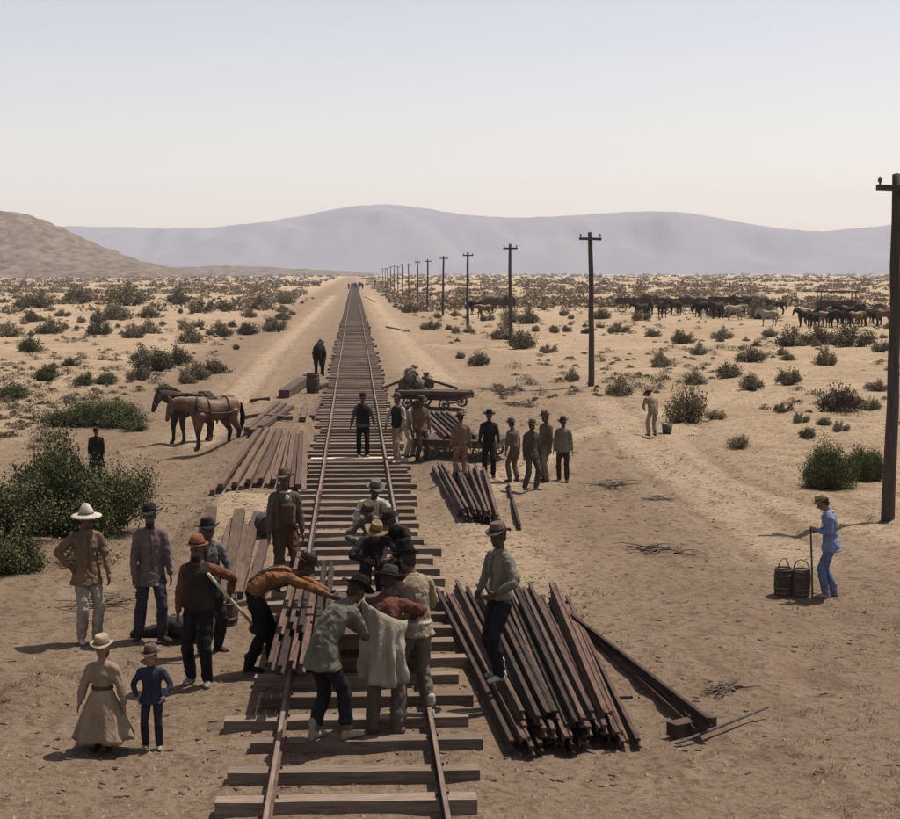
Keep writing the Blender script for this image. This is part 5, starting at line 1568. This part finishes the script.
for px in (640, 650, 662, 676, 700, 708, 718, 742, 750, 760, 776, 476, 484):
    spots.append((px + rf.uniform(-2, 2), 316 + rf.uniform(-2, 4), 0, 'camp'))
used = [False, False]
for px, py, k, where in spots:
    p = on_ground(px, py)
    if k == 0 and used[0] and rf.random() < .65:
        src = rf.choice(far_var); o = copy_tree(src); o['label'] = far_h[0]['label'] if False else 'dark horse in the far team at the right'; o['group'] = 'dark horses of the far team'
    else:
        o = far_h[k] if not used[k] else copy_tree(far_h[k])
        used[k] = True
        o['label'] = ('dark horse in the far team at the right', 'pale horse standing out in the far team at the right')[k]
        o['group'] = ('dark horses of the far team', 'pale horses of the far team')[k]
    o.location = (p.x, p.y, gz(p.x, p.y)); o.rotation_euler = (0, 0, R(rf.choice([85, 95, -85, 60, 120, 175]) + rf.uniform(-15, 15)))
    sc_ = rf.uniform(.94, 1.08); o.scale = (sc_,) * 3
    if where == 'camp' and px < 500:
        o['label'] = 'dark far horse between the third and fourth telegraph poles'; o['group'] = 'far horses between the poles'
    elif where == 'camp':
        o['label'] = 'dark far horse among the wagons and scrub'; o['group'] = 'far horses by the wagons'
    elif k == 1 and not where:
        o['label'] = 'pale far horse among the scrub left of the far team'; o['group'] = 'pale horses in the scrub'

for src in far_var:
    for ch in list(src.children): bpy.data.objects.remove(ch)
    bpy.data.objects.remove(src)
def wagon(pos, th, label, cover):
    x, y = pos
    t = empty('wagon', (x, y, gz(x, y)), R(th)); tag(t, label, 'wagon', 'far wagons beyond the scrub')
    for sy, r in ((-1.1, .7), (1.1, .55)):
        for sx in (-1, 1):
            w = Buf(); rot = Matrix.Rotation(math.pi / 2, 3, 'Y')
            w.lathe([(r - .07, -.04), (r, -.04), (r, .04), (r - .07, .04), (r - .07, -.04)], 20, (sx * .8, sy, r), rot)
            o = w.build('wheel', M_darkwood, t, True)
            s_ = Buf()
            for k in range(10):
                a = k * math.pi / 5; s_.tube([(sx * .8, sy, r), (sx * .8, sy + math.cos(a) * (r - .04), r + math.sin(a) * (r - .04))], [.03, .025], seg=5, cap=0)
            s_.build('spokes', M_darkwood, o)
        b = Buf(); b.tube([(-.85, sy, r), (.85, sy, r)], [.05, .05], seg=6, cap=0); b.build('axle', M_darkwood, t)
    b = Buf(); b.box((0, 0, .98), (1.1, 3.6, .1))
    for sx in (-1, 1): b.box((sx * .55, 0, 1.28), (.06, 3.6, .6))
    for sy in (-1, 1): b.box((0, sy * 1.8, 1.28), (1.12, .06, .6))
    b.build('box_bed', M_darkwood, t)
    b = Buf(); b.tube([(0, 1.6, .8), (0, 4.2, .6)], [.05, .04], seg=6); b.build('drawbar', M_darkwood, t)
    if cover == 'frame':
        for sx in (-1, 1):
            for sy in (-1, 1):
                b = Buf(); b.box((sx * .55, sy * 1.75, 1.95), (.09, .09, .9)); b.build('post', M_darkwood, t)
        b = Buf(); b.box((0, 0, 2.46), (1.4, 3.9, .14)); b.build('canopy', M_darkwood, t)
    elif cover == 'load':
        b = Buf(); r2 = random.Random(int(px))
        for k in range(8): b.ball((r2.uniform(-.3, .3), r2.uniform(-1.4, 1.4), 1.6 + r2.uniform(-.1, .3)), (.4, .5, .35))
        organic(b, 'load', M_sack, t, .08, 2, .06, .3)
    return t
for px, py, th, lab, cv in [(632, 312, 80, 'dark far wagon left of the loaded wagons, beyond the lone pole', ''), (655, 314, 95, 'dark loaded far wagon, second from the lone pole', 'load'), (690, 313, 85, 'dark loaded far wagon in the middle of the camp', 'load'),
                            (725, 311, 100, 'dark far wagon right of the middle of the camp', ''), (752, 318, 88, 'dark loaded far wagon nearest the far team', 'load'), (836, 317, 92, 'far wagon with a flat canopy on posts behind the far team', 'frame'), (500, 314, 75, 'dark far wagon behind the third telegraph pole', 'load')]:
    p = on_ground(px, py); wagon((p.x, p.y), th, lab, cv)
bake()
# work party at the far end of the track
for i, (x, y) in enumerate([(-1.6, 452), (.4, 455), (1.5, 450), (2.6, 458), (-.6, 462)]):
    b = Buf(); h = 1.75
    for s in (-1, 1): b.tube([(s * .1, 0, .03), (s * .1, 0, .9)], [.1, .12])
    b.tube([(0, 0, .85), (0, 0, 1.2), (0, 0, 1.45)], [(.2, .14), (.2, .14), (.16, .12)], right=(1, 0, 0)); b.ball((0, 0, 1.62), (.1, .11, .13)); b.ball((0, 0, 1.73), (.2, .2, .03))
    for s in (-1, 1): b.tube([(s * .2, 0, 1.4), (s * .28, .05, 1.1), (s * .25, .1, .85)], [.08, .07, .05])
    o = organic(b, 'person', cloth((.07, .055, .045)), None, .05, 1); o.location = (x, y, gz(x, y) + TIE_TOP * (abs(x) < 1.2))
    tag(o, 'tiny dark figure at the vanishing point of the track', 'person', 'work party at the far end of the track')
wagon((1.9, 470), 0, 'far wagon at the vanishing point of the track', 'load')
bake()

# ------------------------------------------------------------------ labels that tell look-alikes apart
def ordw(n):
    w = ['first', 'second', 'third', 'fourth', 'fifth', 'sixth', 'seventh', 'eighth', 'ninth', 'tenth', 'eleventh', 'twelfth']
    return w[n] if n < len(w) else '%d%s' % (n + 1, 'th' if 10 <= (n + 1) % 100 <= 20 else {1: 'st', 2: 'nd', 3: 'rd'}.get((n + 1) % 10, 'th'))
def screen_x(o):
    p = o.matrix_world.translation
    return p.x / max(p.y, .1)
bpy.context.view_layer.update()
groups = {}
for o in scene.objects:
    if o.parent is None and o.get('group'): groups.setdefault((o['group'], o['label']), []).append(o)
for (g, lab), L in groups.items():
    if len(L) < 2: continue
    L.sort(key=screen_x)
    n = len(L)
    room = 16 - len(lab.split())
    for i, o in enumerate(L):
        tail = 'leftmost' if i == 0 else ('rightmost' if i == n - 1 else '%s from the left' % ordw(i))
        o['label'] = '%s, %s' % (lab, tail)
